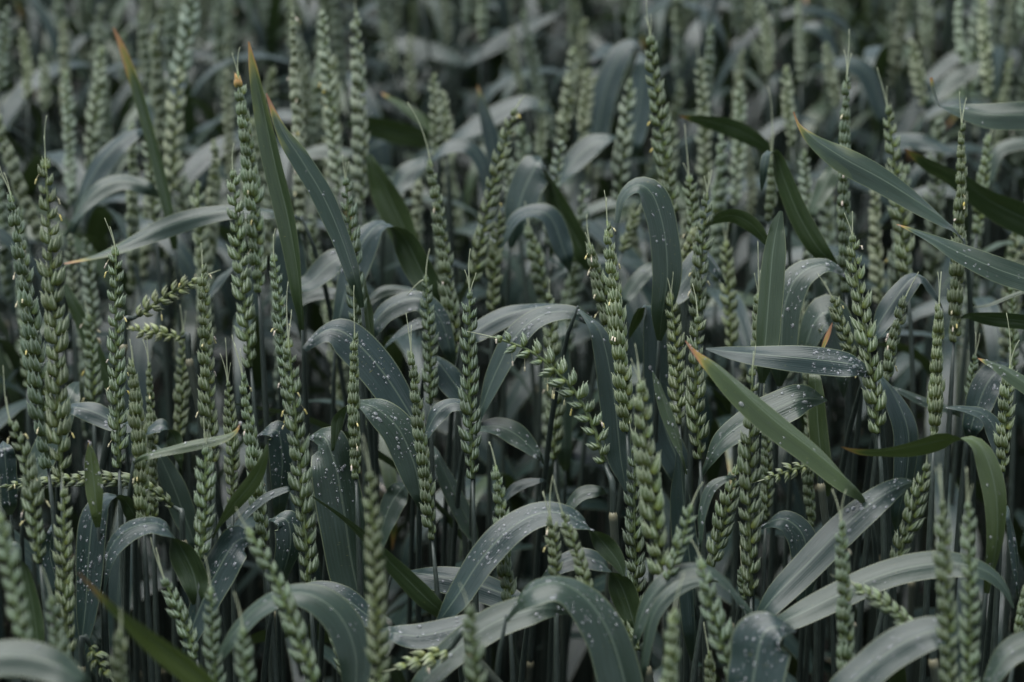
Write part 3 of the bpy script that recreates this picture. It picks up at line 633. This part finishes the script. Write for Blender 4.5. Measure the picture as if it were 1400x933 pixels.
LF([(1174, 503, 24), (1152, 497, 36), (1100, 491, 38), (1050, 487, 30), (1000, 482, 18), (965, 477, 2)], 1.03, 'level leaf pointing left with drops crowded at its right end', tilt=1.08, dr=70, zone=(0, .38))
LF([(1178, 680, 11), (1150, 654, 23), (1110, 619, 32), (1060, 580, 35), (1020, 545, 33), (980, 506, 21), (952, 482, 8), (937, 466, 1)], .975, 'diagonal yellow-green leaf with a red-orange tip in front of the tall ear', dead=.16, age=.6, fold=.55)
LF([(1306, 316, 5), (1290, 303, 15), (1250, 275, 29), (1200, 243, 37), (1150, 216, 36), (1112, 191, 20), (1093, 171, 6), (1085, 153, 2)], 1.1, 'broad yellow-edged leaf sloping down right across the tallest right-hand ear', tilt=1.03, age=.12, dead=.16, dr=6, zone=(0, .12), fold=.3)
LF([(1430, 160, 36), (1400, 158, 40), (1350, 158, 36), (1310, 150, 20), (1287, 146, 4), (1279, 130, 8), (1273, 106, 4)], 1.2, 'level leaf at the upper right edge with a dry upturned curl at its tip', tilt=1.03, age=.12, dead=.05)
LF([(1430, 392, 34), (1400, 381, 36), (1360, 367, 36), (1310, 345, 28), (1270, 325, 14), (1240, 312, 5), (1226, 307, 1)], 1.07, 'yellow-tipped leaf reaching left from the right edge across the tall ear', tilt=1.03, age=.12, dead=.12)
LF([(1435, 318, 40), (1400, 300, 40), (1350, 275, 30), (1310, 246, 16), (1270, 225, 14), (1237, 204, 2)], 1.25, 'dark leaf with a yellow tip behind the tall right-hand ears', dead=.12, under=True)
LF([(1435, 446, 18), (1400, 440, 20), (1360, 436, 19), (1324, 432, 8)], 1.12, 'short dark leaf with yellow flecks at the right edge', under=True, tipend=False)
LF([(1425, 392, 5), (1390, 402, 5), (1352, 417, 4), (1325, 421, 1)], 1.14, 'thin rolled leaf above the yellow-flecked dark one at the right edge', age=.3)
LF([(1068, 485, 36), (1073, 420, 42), (1093, 377, 36), (1128, 362, 20), (1150, 372, 10)], 1.13, 'dewy leaf bending right behind the blunt upright yellowish leaf', dr=52, zone=(.35, 1), tipend=False)
LF([(1100, 480, 14), (1114, 442, 36), (1134, 428, 52), (1150, 468, 52), (1152, 500, 36)], 1.16, 'broad dewy leaf hump behind the dry orange scrap', dr=34, tipend=False)
LF([(1193, 463, 6), (1214, 425, 30), (1243, 386, 24), (1260, 380, 12), (1272, 394, 14), (1284, 412, 6)], 1.12, 'leaf folded to a triangle right of the plump leaning ear', tipend=False)
LF([(1200, 510, 10), (1225, 550, 30), (1240, 592, 38), (1238, 645, 34), (1228, 700, 22)], 1.08, 'smooth pale blue leaf curving down beside the plump leaning ear', tipend=False)
LF([(1225, 532, 6), (1260, 548, 13), (1302, 562, 10)], 1.15, 'dull narrow leaf behind the fan-spikelet ear at right', tipend=False)
LF([(1352, 790, 14), (1362, 735, 30), (1360, 672, 36), (1346, 622, 32), (1326, 602, 14), (1290, 603, -24), (1250, 612, -23), (1210, 618, -13), (1175, 618, -8), (1150, 611, -1)], .97, 'long leaf hooked over at the right with an orange tip pointing left', dead=.1, age=.6, dr=6, zone=(.1, .4))
LF([(1368, 628, 18), (1360, 588, 28), (1344, 567, 18), (1322, 560, 10), (1294, 557, 3)], 1.06, 'grey leaf drooping at the right edge behind the long hooked one', dr=10)
LF([(1332, 572, 26), (1348, 528, 38), (1366, 506, 28)], 1.12, 'short dewy upright leaf patch near the right edge', dr=26, tipend=False)
LF([(1430, 545, 24), (1408, 530, 24), (1385, 515, 21), (1360, 500, 12), (1337, 490, 1)], .99, 'yellow-edged pointed leaf entering from the right edge', age=.35, dead=.08)
LF([(968, 632, 8), (988, 602, 24), (1020, 578, 36), (1060, 560, 46), (1098, 545, 40)], 1.07, 'dewy leaf running under the red-orange-tipped diagonal leaf', dr=44, tipend=False)
LF([(1035, 850, 10), (1062, 815, 30), (1104, 772, 38), (1150, 725, 40), (1190, 690, 35), (1222, 669, 28), (1242, 661, 14)], .98, 'large diagonal leaf at lower right, dewy at its upper end', dr=34, zone=(.6, 1), tipend=False)
LF([(1052, 716, 6), (1074, 712, 30), (1096, 732, 42), (1104, 772, 42), (1100, 810, 28)], 1.06, 'dark bent leaf with drops on its crest, above the large diagonal leaf', dr=24, zone=(0, .45), tipend=False)
LF([(1048, 862, 10), (1090, 842, 28), (1140, 817, 34), (1195, 791, 36), (1250, 775, 35), (1300, 771, 34), (1345, 780, 22), (1372, 803, 13), (1386, 832, 2)], .95, 'long low arch under the large diagonal leaf, passing behind the blurred pair of ears', dr=4, zone=(.4, .7))
LF([(1150, 950, 40), (1195, 908, 46), (1240, 877, 46), (1282, 864, 40), (1312, 882, 22)], .86, 'blurred dewy leaf at the bottom right in front of the low arch', dr=40, zone=(.2, 1), tipend=False)
LF([(1028, 955, 66), (1034, 912, 72), (1040, 880, 80), (1050, 862, 56), (1068, 858, 24)], .87, 'broad blurred leaf end sprinkled with drops at the bottom right of centre', dr=60, zone=(.3, 1), tipend=False)
LF([(1352, 935, 12), (1378, 895, 30), (1412, 878, 32)], .88, 'blurred dewy leaf in the bottom right corner', dr=20, tipend=False)
LF([(568, 945, 22), (615, 895, 38), (675, 852, 42), (735, 832, 36), (768, 834, 14)], .93, 'leaf running up right below the big dewy arch at bottom centre', dr=24, tipend=False)
LF([(704, 832, 8), (728, 809, 26), (764, 801, 30), (800, 822, 46), (830, 866, 58), (848, 920, 62), (854, 955, 56)], .9, 'biggest arched leaf at the bottom centre, wide and falling to the right', dr=60, zone=(0, .55), tipend=False)
LF([(600, 852, 10), (626, 815, 32), (660, 763, 40), (700, 722, 38), (746, 701, 32), (790, 712, 20), (822, 740, -26), (845, 768, -20), (853, 788, -3)], .98, 'long arched leaf thick with drops behind the isolated pale ear', dr=80, zone=(.3, .8))
LF([(530, 865, 14), (570, 870, 32), (612, 862, 32), (660, 850, 24), (706, 843, 8)], .965, 'rumpled dewy leaf lying level right of the big blurred ear', dr=70, tipend=False)
LF([(552, 785, 8), (600, 790, 32), (650, 800, 38), (705, 822, 28)], 1.1, 'dark level leaf in the shade behind the isolated pale ear', tipend=False)
LF([(608, 842, 18), (580, 816, 30), (540, 776, 25), (500, 735, 15), (465, 705, 8), (427, 679, 2)], .99, 'narrow dark leaf slanting up left behind the big blurred ear', under=True)
LF([(490, 830, 36), (477, 762, 56), (467, 692, 62), (456, 632, 60), (446, 600, 46), (432, 597, 16)], 1.06, 'broad hanging leaf with a dewy top right of the longest ear', dr=60, zone=(.55, 1), tipend=False)
LF([(382, 690, 16), (386, 632, 34), (380, 590, 30), (360, 592, 6)], 1.1, 'dewy bent leaf just left of the longest ear', dr=30, zone=(.3, 1), tipend=False)
LF([(384, 790, 18), (396, 745, 34), (392, 713, 34), (374, 710, 6)], 1.05, 'small dewy bent leaf low down between the longest ear and its left neighbour', dr=22, zone=(.3, 1), tipend=False)
LF([(296, 905, 10), (322, 865, 22), (356, 830, 22), (400, 812, 24), (440, 822, 38), (470, 852, 46), (486, 900, 45), (485, 950, 30)], .9, 'pale blurred arch at the bottom left, in front of the longest ear', dr=8, zone=(.2, .7), tipend=False)
LF([(392, 812, 8), (430, 806, 22), (470, 818, 32), (502, 842, 26), (532, 858, 18)], .98, 'dewy leaf crest behind the pale blurred arch', dr=60, tipend=False)
LF([(110, 900, 10), (118, 830, 36), (122, 762, 43), (129, 705, 42), (148, 682, 18), (166, 682, -16), (182, 702, -25)], 1.0, 'dewy leaf hanging down like a tongue at lower left', dr=50, zone=(.3, .72), tipend=False)
LF([(144, 795, 6), (152, 752, 24), (175, 726, 28), (208, 717, 20), (228, 726, 8), (247, 752, -36), (266, 792, -40), (270, 825, -16)], .98, 'dewy arch with a dark underside right of the hanging tongue leaf', dr=34, zone=(.1, .55), tipend=False)
LF([(258, 875, 24), (283, 812, 46), (310, 760, 50), (327, 738, 42), (342, 738, 14)], .98, 'broad leaf bent at the top with large drops, left of the leaning blurred ear', dr=36, zone=(.45, 1), tipend=False)
LF([(78, 800, 16), (68, 758, 22), (72, 722, 8)], 1.02, 'short dewy leaf behind the stout lower left ear', dr=16, tipend=False)
LF([(6, 755, 8), (20, 750, 14), (34, 780, -16), (48, 850, -26), (52, 890, -16)], .93, 'dark leaf with a yellow edge bent down at the lower left edge', tipend=False)
LF([(12, 680, 20), (8, 640, 26), (6, 616, 26)], 1.1, 'short leaf patch with big drops at the left edge', dr=24, tipend=False)
LF([(132, 700, 12), (129, 668, 22), (125, 632, 15), (122, 602, 1)], .98, 'small bright yellow-green pointed leaf in front of the pale level ear', age=1.0, dead=.08)
LF([(310, 965, 30), (262, 920, 38), (205, 875, 32), (155, 830, 18), (107, 783, 2)], .8, 'blurred yellow-edged blade slanting across the bottom left corner', under=True, age=.9, dead=.25)
LF([(-30, 905, 40), (20, 898, 46), (70, 908, 42), (115, 935, 16)], .78, 'blurred pale leaf in the bottom left corner', dr=6, tipend=False)
LF([(198, 624, 8), (235, 615, 12), (272, 607, 14), (307, 599, 10), (322, 590, 5), (329, 578, 1)], .98, 'thin yellow-green leaf lying level with a dry curled tip, at left', age=.5, dead=.14, fold=.4)
LF([(300, 718, 4), (322, 688, 18), (346, 658, 20), (360, 630, 11), (365, 608, 2)], .975, 'narrow olive leaf slanting up right in front of the anther-bearing ear', age=.4, under=True)
LF([(102, 558, 16), (128, 564, 28), (158, 578, 22), (185, 585, 12)], 1.1, 'blue-grey folded leaf right of the two very long ears', dr=8, tipend=False)
LF([(205, 588, 10), (222, 582, 18), (236, 596, -22), (244, 622, -16)], 1.12, 'small dark folded leaf right of the fan-spikelet ear at left', dr=6, tipend=False)
LF([(42, 660, 34), (68, 602, 42), (94, 548, 32), (103, 528, 14)], 1.12, 'ribbed leaf standing behind the two very long ears', tipend=False)
LF([(160, 545, 18), (130, 480, 22), (108, 430, 20), (88, 390, 8)], 1.22, 'dark green leaf slanting behind the short anthered ear at left', under=True)
LF([(282, 410, 6), (298, 387, 12), (317, 367, 5)], 1.26, 'small grey leaf tip left of the ear against the broad leaf', tipend=False)
LF([(411, 445, 6), (404, 400, 38), (396, 345, 40), (392, 310, 26)], 1.24, 'dark leaf sheath in the shade under the crossing upright leaves', tipend=False)
LF([(508, 480, 12), (501, 425, 19), (492, 372, 8)], 1.15, 'narrow dark leaf right of the ear between two broad leaves', under=True)
LF([(565, 350, 26), (545, 300, 40), (524, 258, 34), (503, 212, 8)], 1.36, 'dark soft leaf right of the three tall top ears', under=True)
LF([(538, 262, 20), (558, 237, 32), (582, 220, 12)], 1.45, 'soft blue-grey leaf left of the very long awn', dr=4, tipend=False)
LF([(592, 218, 8), (614, 201, 18), (642, 202, 20), (660, 226, 20), (667, 268, 10)], 1.45, 'soft hoop-shaped leaf right of the very long awn', tipend=False)
LF([(678, 230, 18), (671, 188, 22), (661, 150, 14), (653, 117, 2)], 1.48, 'soft upright leaf with an orange tip left of the curved ear', dead=.15)
LF([(618, 194, 12), (655, 170, 26), (690, 150, 26), (722, 140, 20), (752, 152, 8)], 1.6, 'soft blue-grey leaf rising right behind the curved ear', tipend=False)
LF([(525, 62, 12), (560, 62, 22), (600, 72, 22), (640, 88, 12)], 1.95, 'blurred level grey leaf near the top left of centre', tipend=False)
LF([(636, 88, 8), (680, 60, 20), (720, 38, 18), (768, 16, 4)], 1.95, 'blurred grey leaf slanting up right near the top centre')
LF([(596, 182, 10), (575, 162, 15), (550, 145, 11), (521, 127, 2)], 1.5, 'short bright green leaf with an orange tip at upper centre', age=.5, dead=.12)
LF([(492, 168, 20), (540, 180, 30), (590, 192, 20)], 1.62, 'dark soft level leaf under the short orange-tipped one', under=True, tipend=False)
LF([(414, 212, 14), (446, 206, 20), (482, 210, 10)], 1.5, 'soft grey leaf passing behind the three tall top ears', tipend=False)
LF([(708, 292, 40), (718, 258, 46), (733, 229, 46), (742, 224, 10), (764, 285, -30), (796, 345, -26)], 1.32, 'pale leaf folded at its top with a dark falling side, upper centre', tipend=False, dr=8, zone=(.2, .5))
LF([(688, 332, 8), (702, 302, 16), (724, 289, 18), (752, 296, 28), (770, 340, 28)], 1.27, 'soft arch under the pale folded leaf', tipend=False)
LF([(762, 250, 12), (784, 221, 30), (810, 198, 30), (838, 188, 8)], 1.42, 'soft smooth leaf rising right, left of the soft braided ear', tipend=False)
LF([(815, 190, 28), (828, 122, 34), (847, 76, 30), (866, 58, 14), (876, 66, 6)], 1.62, 'blurred tall leaf arching over, left one of a pair', tipend=False)
LF([(868, 180, 30), (878, 112, 32), (876, 78, 10)], 1.55, 'blurred tall leaf just left of the crisp tall ear', tipend=False)
LF([(1058, 210, 6), (1030, 190, 20), (1000, 175, 23), (960, 165, 13), (929, 159, 2)], 1.3, 'orange-tipped dark leaf pointing left at upper right', dead=.12, under=True)
LF([(975, 302, 10), (1000, 295, 18), (1026, 306, 20), (1049, 332, 8)], 1.16, 'dark green curved leaf left of the blunt yellowish leaf top', under=True, tipend=False)
LF([(1140, 362, 8), (1116, 336, 26), (1091, 292, 26), (1070, 240, 20), (1060, 209, 6), (1048, 212, -10), (1043, 245, -8)], 1.17, 'folded leaf falling to the right behind the ear with the straight awn', under=True, tipend=False)
LF([(1112, 285, 12), (1130, 250, 24), (1144, 224, 12)], 1.32, 'soft green leaf stub under the broad yellow-edged leaf', tipend=False, age=.3)
LF([(1130, 88, 10), (1160, 86, 24), (1186, 102, 30), (1204, 150, 24)], 1.68, 'blurred blue-grey arch behind the tallest right-hand ear', tipend=False)
LF([(1278, 134, 14), (1308, 106, 24), (1342, 91, 14)], 1.65, 'blurred pale leaf slanting up, over the dry upturned curl', tipend=False)
LF([(1272, 108, 14), (1300, 83, 18), (1318, 76, 8)], 1.78, 'small blurred leaf just above another blurred pale leaf at upper right', tipend=False)
LF([(1098, 38, 10), (1124, 41, 20), (1140, 70, 14)], 1.85, 'blurred small arch near the top right', tipend=False)
LF([(1228, 190, 16), (1264, 195, 24), (1300, 206, 8)], 1.42, 'soft grey leaf between the long-awned right ear and its tall neighbour', tipend=False)
LF([(1352, 246, 8), (1364, 208, 16), (1394, 196, 18), (1425, 200, 14)], 1.45, 'soft arch at the right edge under the curled leaf', tipend=False)
LF([(1378, 702, 8), (1386, 750, 14), (1391, 802, 6)], 1.0, 'narrow drooping leaf strip at the right edge', tipend=False)
LF([(934, 628, 4), (925, 600, 14), (912, 566, 17), (900, 530, 11), (892, 507, 1)], 1.0, 'narrow pale upright leaf with drops right of the thick soft ear', age=.3, dr=14)
LF([(948, 880, 20), (945, 800, 36), (938, 740, 37), (932, 680, 29), (929, 635, 10), (926, 600, 2)], 1.03, 'grey upright leaf with fine ribs right of the thick soft ear')
LF([(957, 738, 4), (960, 700, 11), (973, 666, 14), (998, 653, 6)], 1.0, 'thin arching leaf left of the ear leaning right', dr=12, tipend=False)
LF([(866, 880, 6), (884, 828, 20), (914, 792, 24), (950, 778, 18), (985, 790, 10), (1030, 845, 10)], .92, 'outer one of twin thin arches at the bottom right of centre', dr=10)
LF([(878, 920, 8), (894, 842, 16), (930, 802, 18), (972, 794, 6)], .915, 'inner one of twin thin arches at the bottom right of centre', tipend=False)
LF([(742, 792, 5), (768, 771, 22), (800, 763, 26), (826, 774, 14), (848, 800, -34), (864, 845, -28)], .99, 'dewy fold with a dark underside behind the biggest arch', dr=34, zone=(0, .5), tipend=False)
LF([(772, 702, 8), (794, 676, 18), (818, 672, 14)], 1.12, 'small dark leaf with a dewy edge in the lower centre shade', dr=10, tipend=False)
LF([(686, 688, 4), (706, 666, 14), (738, 657, 6)], 1.14, 'small shaded arch behind the isolated pale ear', tipend=False)
LF([(516, 752, 10), (530, 702, 30), (546, 672, 30)], 1.14, 'dull dewy leaf in the shade right of the big blurred ear tip', dr=12, tipend=False)
LF([(654, 745, 6), (640, 714, 23), (616, 666, 23), (594, 616, 8)], 1.16, 'dark leaf slanting behind the bare straw of the braided ear', tipend=False)
LF([(772, 620, 20), (770, 530, 25), (767, 448, 16)], 1.25, 'dark vertical leaf in the shade behind the lodged ear', tipend=False)
LF([(459, 605, 12), (462, 575, 15), (474, 557, 4)], 1.06, 'small dark green fold left of the open fan-spikelet ear', under=True, tipend=False)
LF([(266, 745, 14), (251, 702, 30), (235, 660, 28), (214, 615, 10)], 1.14, 'dark leaf slanting in the shade right of the level pale ear', tipend=False)
LF([(312, 735, 5), (336, 704, 10), (366, 679, 11), (400, 667, 6)], 1.0, 'thin grey leaf arching right behind the leaning blurred ear', tipend=False)
LF([(1124, 478, 3), (1131, 460, 6), (1138, 441, 1)], 1.1, 'dry orange scrap of leaf standing before the dewy hump', dead=1.0, dr=0)
LF([(1128, 655, 20), (1120, 600, 24), (1115, 530, 18), (1112, 505, 10)], 1.1, 'dark upright leaf with a yellow edge under the level dewy leaf', tipend=False, under=True, age=.2)
# ------------------------------------------------------------------ the rest of the field
EA = np.array(EARS); BA = np.array(BLADES)
def clear(x, y, d, pad):
    """True when nothing traced farther away than d is seen within pad pixels of (x, y)"""
    if len(EA):
        m = (EA[:, 2] > d - .01); dy = np.abs(EA[:, 1] - y)
        if (m & (np.abs(EA[:, 0] - x) < pad + EA[:, 3] / 2) & (dy < 26)).any(): return False
    m = (BA[:, 2] > d - .01)
    return not (m & (np.hypot(BA[:, 0] - x, BA[:, 1] - y) < pad + BA[:, 3] * .4)).any()
def clear_curve(C, pad, step=2):
    for p in C[::step]:
        x, y, d = project(p)
        if -40 < x < 1440 and -40 < y < 980 and not clear(x, y, d, pad): return False
    return True
def arch(base, az, L, rise, droop, n=14):
    """centre line and width direction of a leaf that rises from base and bends over"""
    h = np.array([math.cos(az), math.sin(az), 0.0]); out = []; p = np.array(base, float); ds = L / (n - 1)
    for i in range(n):
        out.append(p.copy()); t = i / (n - 1)
        a = rise - droop * t ** 1.5
        p = p + ds * (h * math.cos(a) + np.array([0, 0, 1.0]) * math.sin(a))
    return np.array(out), np.cross([0, 0, 1.0], h)
def blade(base, az, L, wd, rise, droop, n, nx, foot, dead=0.0, age=0.0, twist=0.0):
    C, s = arch(base, az, L, rise, droop, n); t = np.linspace(0, 1, n)
    wv = wd * np.minimum(1, .5 + t * 3) * np.minimum(1, (1.02 - t) * 2.6) ** .8
    T = np.gradient(C, axis=0); T /= np.linalg.norm(T, axis=1)[:, None]; up = np.cross(T, s); a = twist * t
    W = (np.cos(a)[:, None] * s + np.sin(a)[:, None] * up) * wv[:, None]
    return C, ribbon(C, -W, random.uniform(-.1, .18), 1, dead, age, random.random(), nx, True, foot, .03)
# --- further single stalks, out of focus, each with ear, straw and leaves
placed = []; made = 0; tries = 0
def far_stalk(x, y, zt):
    global made
    r = random.Random(int(x * 1e4) + int(y * 1e4) * 7)
    foot = Vector((x, y, 0)); lean = Vector((r.gauss(0, .05), r.gauss(0, .05), 0))
    L = r.uniform(.065, .105); top = foot + lean + Vector((0, 0, zt)); low = top - (Vector((lean.x * 2.2, lean.y * 2.2, 1)).normalized() * L)
    C = np.array(bez(low, low + (top - low) * .33, low + (top - low) * .66 + lean * .05, top, 9))
    if not clear_curve(C, 9): return False
    u, v, d = project(top)
    SP = bez(low, low - (top - low).normalized() * .12, Vector((foot.x, foot.y, zt * .4)), foot + Vector((0, 0, -.01)), 12)
    leaves = []
    for q in range(r.choice((1, 2, 2))):
        k = (1, 2, 4)[q]; az = r.uniform(0, 2 * math.pi)
        Cb, arr = blade(SP[k], az, r.uniform(.12, .20), r.uniform(.008, .0135), r.uniform(.95, 1.5), r.uniform(2.2, 3.5), 15, 4, foot, r.choice((0, 0, 0, 0, .12)), r.choice((0, 0, .15, .4)), r.gauss(0, .5))
        if clear_curve(Cb, 11, 1): leaves.append(arr)
    th = thing('wheat_stalk', 'plain out-of-focus ear, one of the crowd that fills the back rows', 'wheat stalk', foot, 'out of focus ears in the back rows')
    link('stem', stem_mesh(SP, .0014, foot), th)
    build_ear(th, foot, C, r.uniform(.0095, .0125), r.uniform(0, 3.1), r, separate=False, anthers=r.choice((0, 0, 2)))
    for arr in leaves: link('leaf', leaf_mesh(*arr), th)
    made += 1; return True
while made < 178 and tries < 6000:
    tries += 1
    y = math.sqrt(random.uniform(1.24 ** 2, 2.05 ** 2)); x = random.uniform(-.24, .24) * (y + .25)
    if any((x - a) ** 2 + (y - b) ** 2 < .030 ** 2 for a, b in placed): continue
    if far_stalk(x, y, random.gauss(.835, .035)): placed.append((x, y))
print('far stalks', made, tries)
# --- leafy shoots in the shade between the stalks
made = 0; tries = 0; spots = []
while made < 90 and tries < 9000:
    tries += 1; r = random
    y = math.sqrt(r.uniform(1.24 ** 2, 1.8 ** 2)); x = r.uniform(-.235, .235) * (y + .15); z = r.uniform(.52, .72)
    if any((x - a) ** 2 + (y - b) ** 2 < .03 ** 2 for a, b in spots): continue
    b = Vector((x, y, z)); foot = Vector((x + r.gauss(0, .02), y + r.gauss(0, .02), 0))
    Cb, arr = blade(b, r.uniform(0, 6.283), r.uniform(.13, .22), r.uniform(.013, .019), r.uniform(.9, 1.5), r.uniform(2.2, 3.4), 18, 6, foot, 0, 0, r.gauss(0, .5))
    u, v, dd_ = project(Cb[7])
    if not (0 < u < 1400 and 0 < v < 960) or not clear_curve(Cb, 9, 1): continue
    SP = bez(b + Vector((0, 0, .002)), b - Vector((0, 0, .15)), foot + Vector((0, 0, .3)), foot - Vector((0, 0, .01)), 12)
    if not clear_curve(SP[:6], 3, 1): continue
    th = thing('leafy_shoot', 'plain arching leaf in the shade between the ears, smaller than the dewy ones', 'wheat leaf', foot, 'plain leaves in the shade between the stalks')
    lf = link('leaf', leaf_mesh(*arr), th); link('stem', stem_mesh(SP, .0013, foot, 6), th)
    if r.random() < .5: drops(arr[0], 18, 7, r.randrange(10, 30), random.Random(made), (0, .7), -1, lf)
    spots.append((x, y)); made += 1
print('shade leaves', made, tries)
# --- uncounted mass: straw and lower leaves in the shade of the canopy, and the wheat all round and beyond
class Mass:
    def __init__(s): s.V = []; s.F4 = []; s.T = []; s.U = []; s.n = 0
    def add(s, V, F, tone, uv):
        s.V.append(V); s.F4.append(np.array(F) + s.n); s.T.append(tone); s.U.append(uv); s.n += len(V)
    def build(s, name, label_mat):
        V = np.concatenate(s.V); F = np.concatenate(s.F4); T = np.concatenate(s.T); U = np.concatenate(s.U)
        m = bpy.data.meshes.new(name); m.vertices.add(len(V)); m.vertices.foreach_set('co', V.astype(np.float32).ravel())
        m.loops.add(F.size); m.loops.foreach_set('vertex_index', F.astype(np.int32).ravel())
        m.polygons.add(len(F)); m.polygons.foreach_set('loop_start', np.arange(0, F.size, 4, dtype=np.int32)); m.polygons.foreach_set('loop_total', np.full(len(F), 4, np.int32))
        m.polygons.foreach_set('use_smooth', np.ones(len(F), bool)); m.update(calc_edges=True)
        a = m.attributes.new('tone', 'FLOAT_COLOR', 'POINT'); c = np.ones((len(V), 4), np.float32); c[:, :3] = T; a.data.foreach_set('color', c.ravel())
        ul = m.uv_layers.new(name='UVMap'); ul.data.foreach_set('uv', U[F.ravel()].astype(np.float32).ravel())
        m.materials.append(label_mat); o = link(name, m); o['kind'] = 'stuff'; return o
ML, MS = Mass(), Mass()
ME = MB()
def straw(p0, p1, r):
    V, F = tube_arrays(np.array([p0, (np.array(p0) + np.array(p1)) / 2, p1]), r, 4, False); MS.add(V, F, np.zeros((len(V), 3)), np.zeros((len(V), 2)))
z0 = np.zeros(3)
LOW = [b for b in range(1)]
def under_plant(x, y, zmax, nleaf, check):
    dx, dy = random.gauss(0, .04), random.gauss(0, .04)
    C = np.array([(x, y, -.01), (x + dx, y + dy, zmax)])
    straw(C[0], C[1], .0017)
    for q in range(nleaf):
        t = random.uniform(.45, 1.0); b = C[0] + (C[1] - C[0]) * t; az = random.uniform(0, 6.283)
        Lf = random.uniform(.14, .25)
        Cb, (V, F, tone, uv) = blade(b, az, Lf, random.uniform(.011, .018), random.uniform(.7, 1.4), random.uniform(1.4, 3.2), 9, 2, z0, 0, 0, random.gauss(0, .6))
        if check and not clear_curve(Cb, 6): continue
        ML.add(V, F, tone, uv)
# shaded growth below the traced ears
k = 0
while k < 800:
    y = math.sqrt(random.uniform(.55 ** 2, 2.9 ** 2)); x = random.uniform(-.30, .30) * (y + .3)
    under_plant(x, y, random.uniform(.44, .66), 2, True); k += 1
# whole plants round the view and beyond it
def far_ear(p, L, ax, sc):
    q = random.choice(SPK_FAR); 
    ang = random.uniform(0, 3.14); z = np.array(ax); x = np.array([math.cos(ang), math.sin(ang), 0]); x = x - z * x.dot(z); x /= np.linalg.norm(x); yv = np.cross(z, x)
    V = np.array(p) + q[0][:, :1] * x * sc + q[0][:, 1:2] * yv * sc + q[0][:, 2:] * z * L
    MF.add(V, q[1], q[2], np.zeros((len(V), 2)))
MF = Mass(); SPK_FAR = []
for sd_ in range(3):
    Vs, Fs, Ts = [], [], []; r_ = random.Random(sd_); o_ = 0
    for i in range(20):
        t = i / 20; s_ = 1 if i % 2 else -1; k_ = (1 - .35 * max(0, t - .6) / .4) * (.75 if i < 2 else 1)
        c = np.array([s_ * .26 * k_, r_.uniform(-.05, .05), t * .93]); rad = np.array([.30, .46, .065]) * k_
        oct_ = np.array([(1, 0, -.2), (0, 1, .1), (-1, 0, -.2), (0, -1, .1)])
        b = c + oct_ * rad * [.5, .5, 0] - [0, 0, .045]; m__ = c + oct_ * rad + [0, 0, 0]; tp = c + oct_ * rad * [.15, .15, 0] + [s_ * .12, 0, .062]
        Vs += [b, m__, tp]; Ts += [np.tile((.0, .1, r_.random()), (4, 1)), np.tile((.45, .2, r_.random()), (4, 1)), np.tile((1, .8, r_.random()), (4, 1))]
        for lay in range(2):
            for j in range(4): Fs.append((o_ + lay * 4 + j, o_ + lay * 4 + (j + 1) % 4, o_ + lay * 4 + 4 + (j + 1) % 4, o_ + lay * 4 + 4 + j))
        o_ += 12
    SPK_FAR.append((np.concatenate(Vs), np.array(Fs), np.concatenate(Ts)))
def whole(x, y, nleaf):
    zt = random.gauss(.835, .04)
    if 0 < y < .75 and abs(x) < .4: zt = min(zt, 1.2 - (y + .10) * .555 - .06, .80)
    if zt < .4: return
    dx, dy = random.gauss(0, .045), random.gauss(0, .045)
    L = random.uniform(.07, .10); top = np.array([x + dx, y + dy, zt]); low = np.array([x + dx * .85, y + dy * .85, zt - L]); ax = (top - low) / np.linalg.norm(top - low)
    straw((x, y, -.01), low, .0017); far_ear(low, L, ax, random.uniform(.0085, .0115))
    for q in range(nleaf):
        b = np.array([x, y, 0]) + np.array([dx, dy, zt - L]) * random.uniform(.80, .98)
        Cb, (V, F, tone, uv) = blade(b, random.uniform(0, 6.283), random.uniform(.12, .20), random.uniform(.008, .013), random.uniform(.9, 1.45), random.uniform(2.0, 3.4), 9, 2, z0, 0, random.choice((0, 0, .3)), random.gauss(0, .5))
        if y < 2.2 and abs(x) < 1.2:
            pr = [project(p_) for p_ in Cb]
            if any(z_ > 0 and -20 < u_ < 1420 and -20 < v_ < 960 and z_ < 1.25 for u_, v_, z_ in pr) or not clear_curve(Cb, 8, 1): continue
        ML.add(V, F, tone, uv)
cnt = 0
for _ in range(60000):
    y = random.uniform(-1.2, 8.0); x = random.uniform(-2.6, 2.6)
    inview = abs(x) < .235 * (y + .12) + .03
    if inview and y < 2.0 and y > .62: continue                       # the individuals stand here
    if abs(x) < .16 and -.35 < y < -.02: continue                       # the photographer stands here
    dist = math.hypot(x, y)
    if y > 3.2 and random.random() > (3.2 / y) ** 1.2: continue
    if not inview and abs(x) > .9 and random.random() > .5: continue
    if random.random() > .25: continue
    whole(x, y, 3); cnt += 1
print('mass plants', cnt)
ML.build('wheat_undergrowth', M_LEAF); MS.build('wheat_straw', M_STEM); MF.build('distant_wheat', M_HUSK)
print('objects', len(bpy.data.objects))
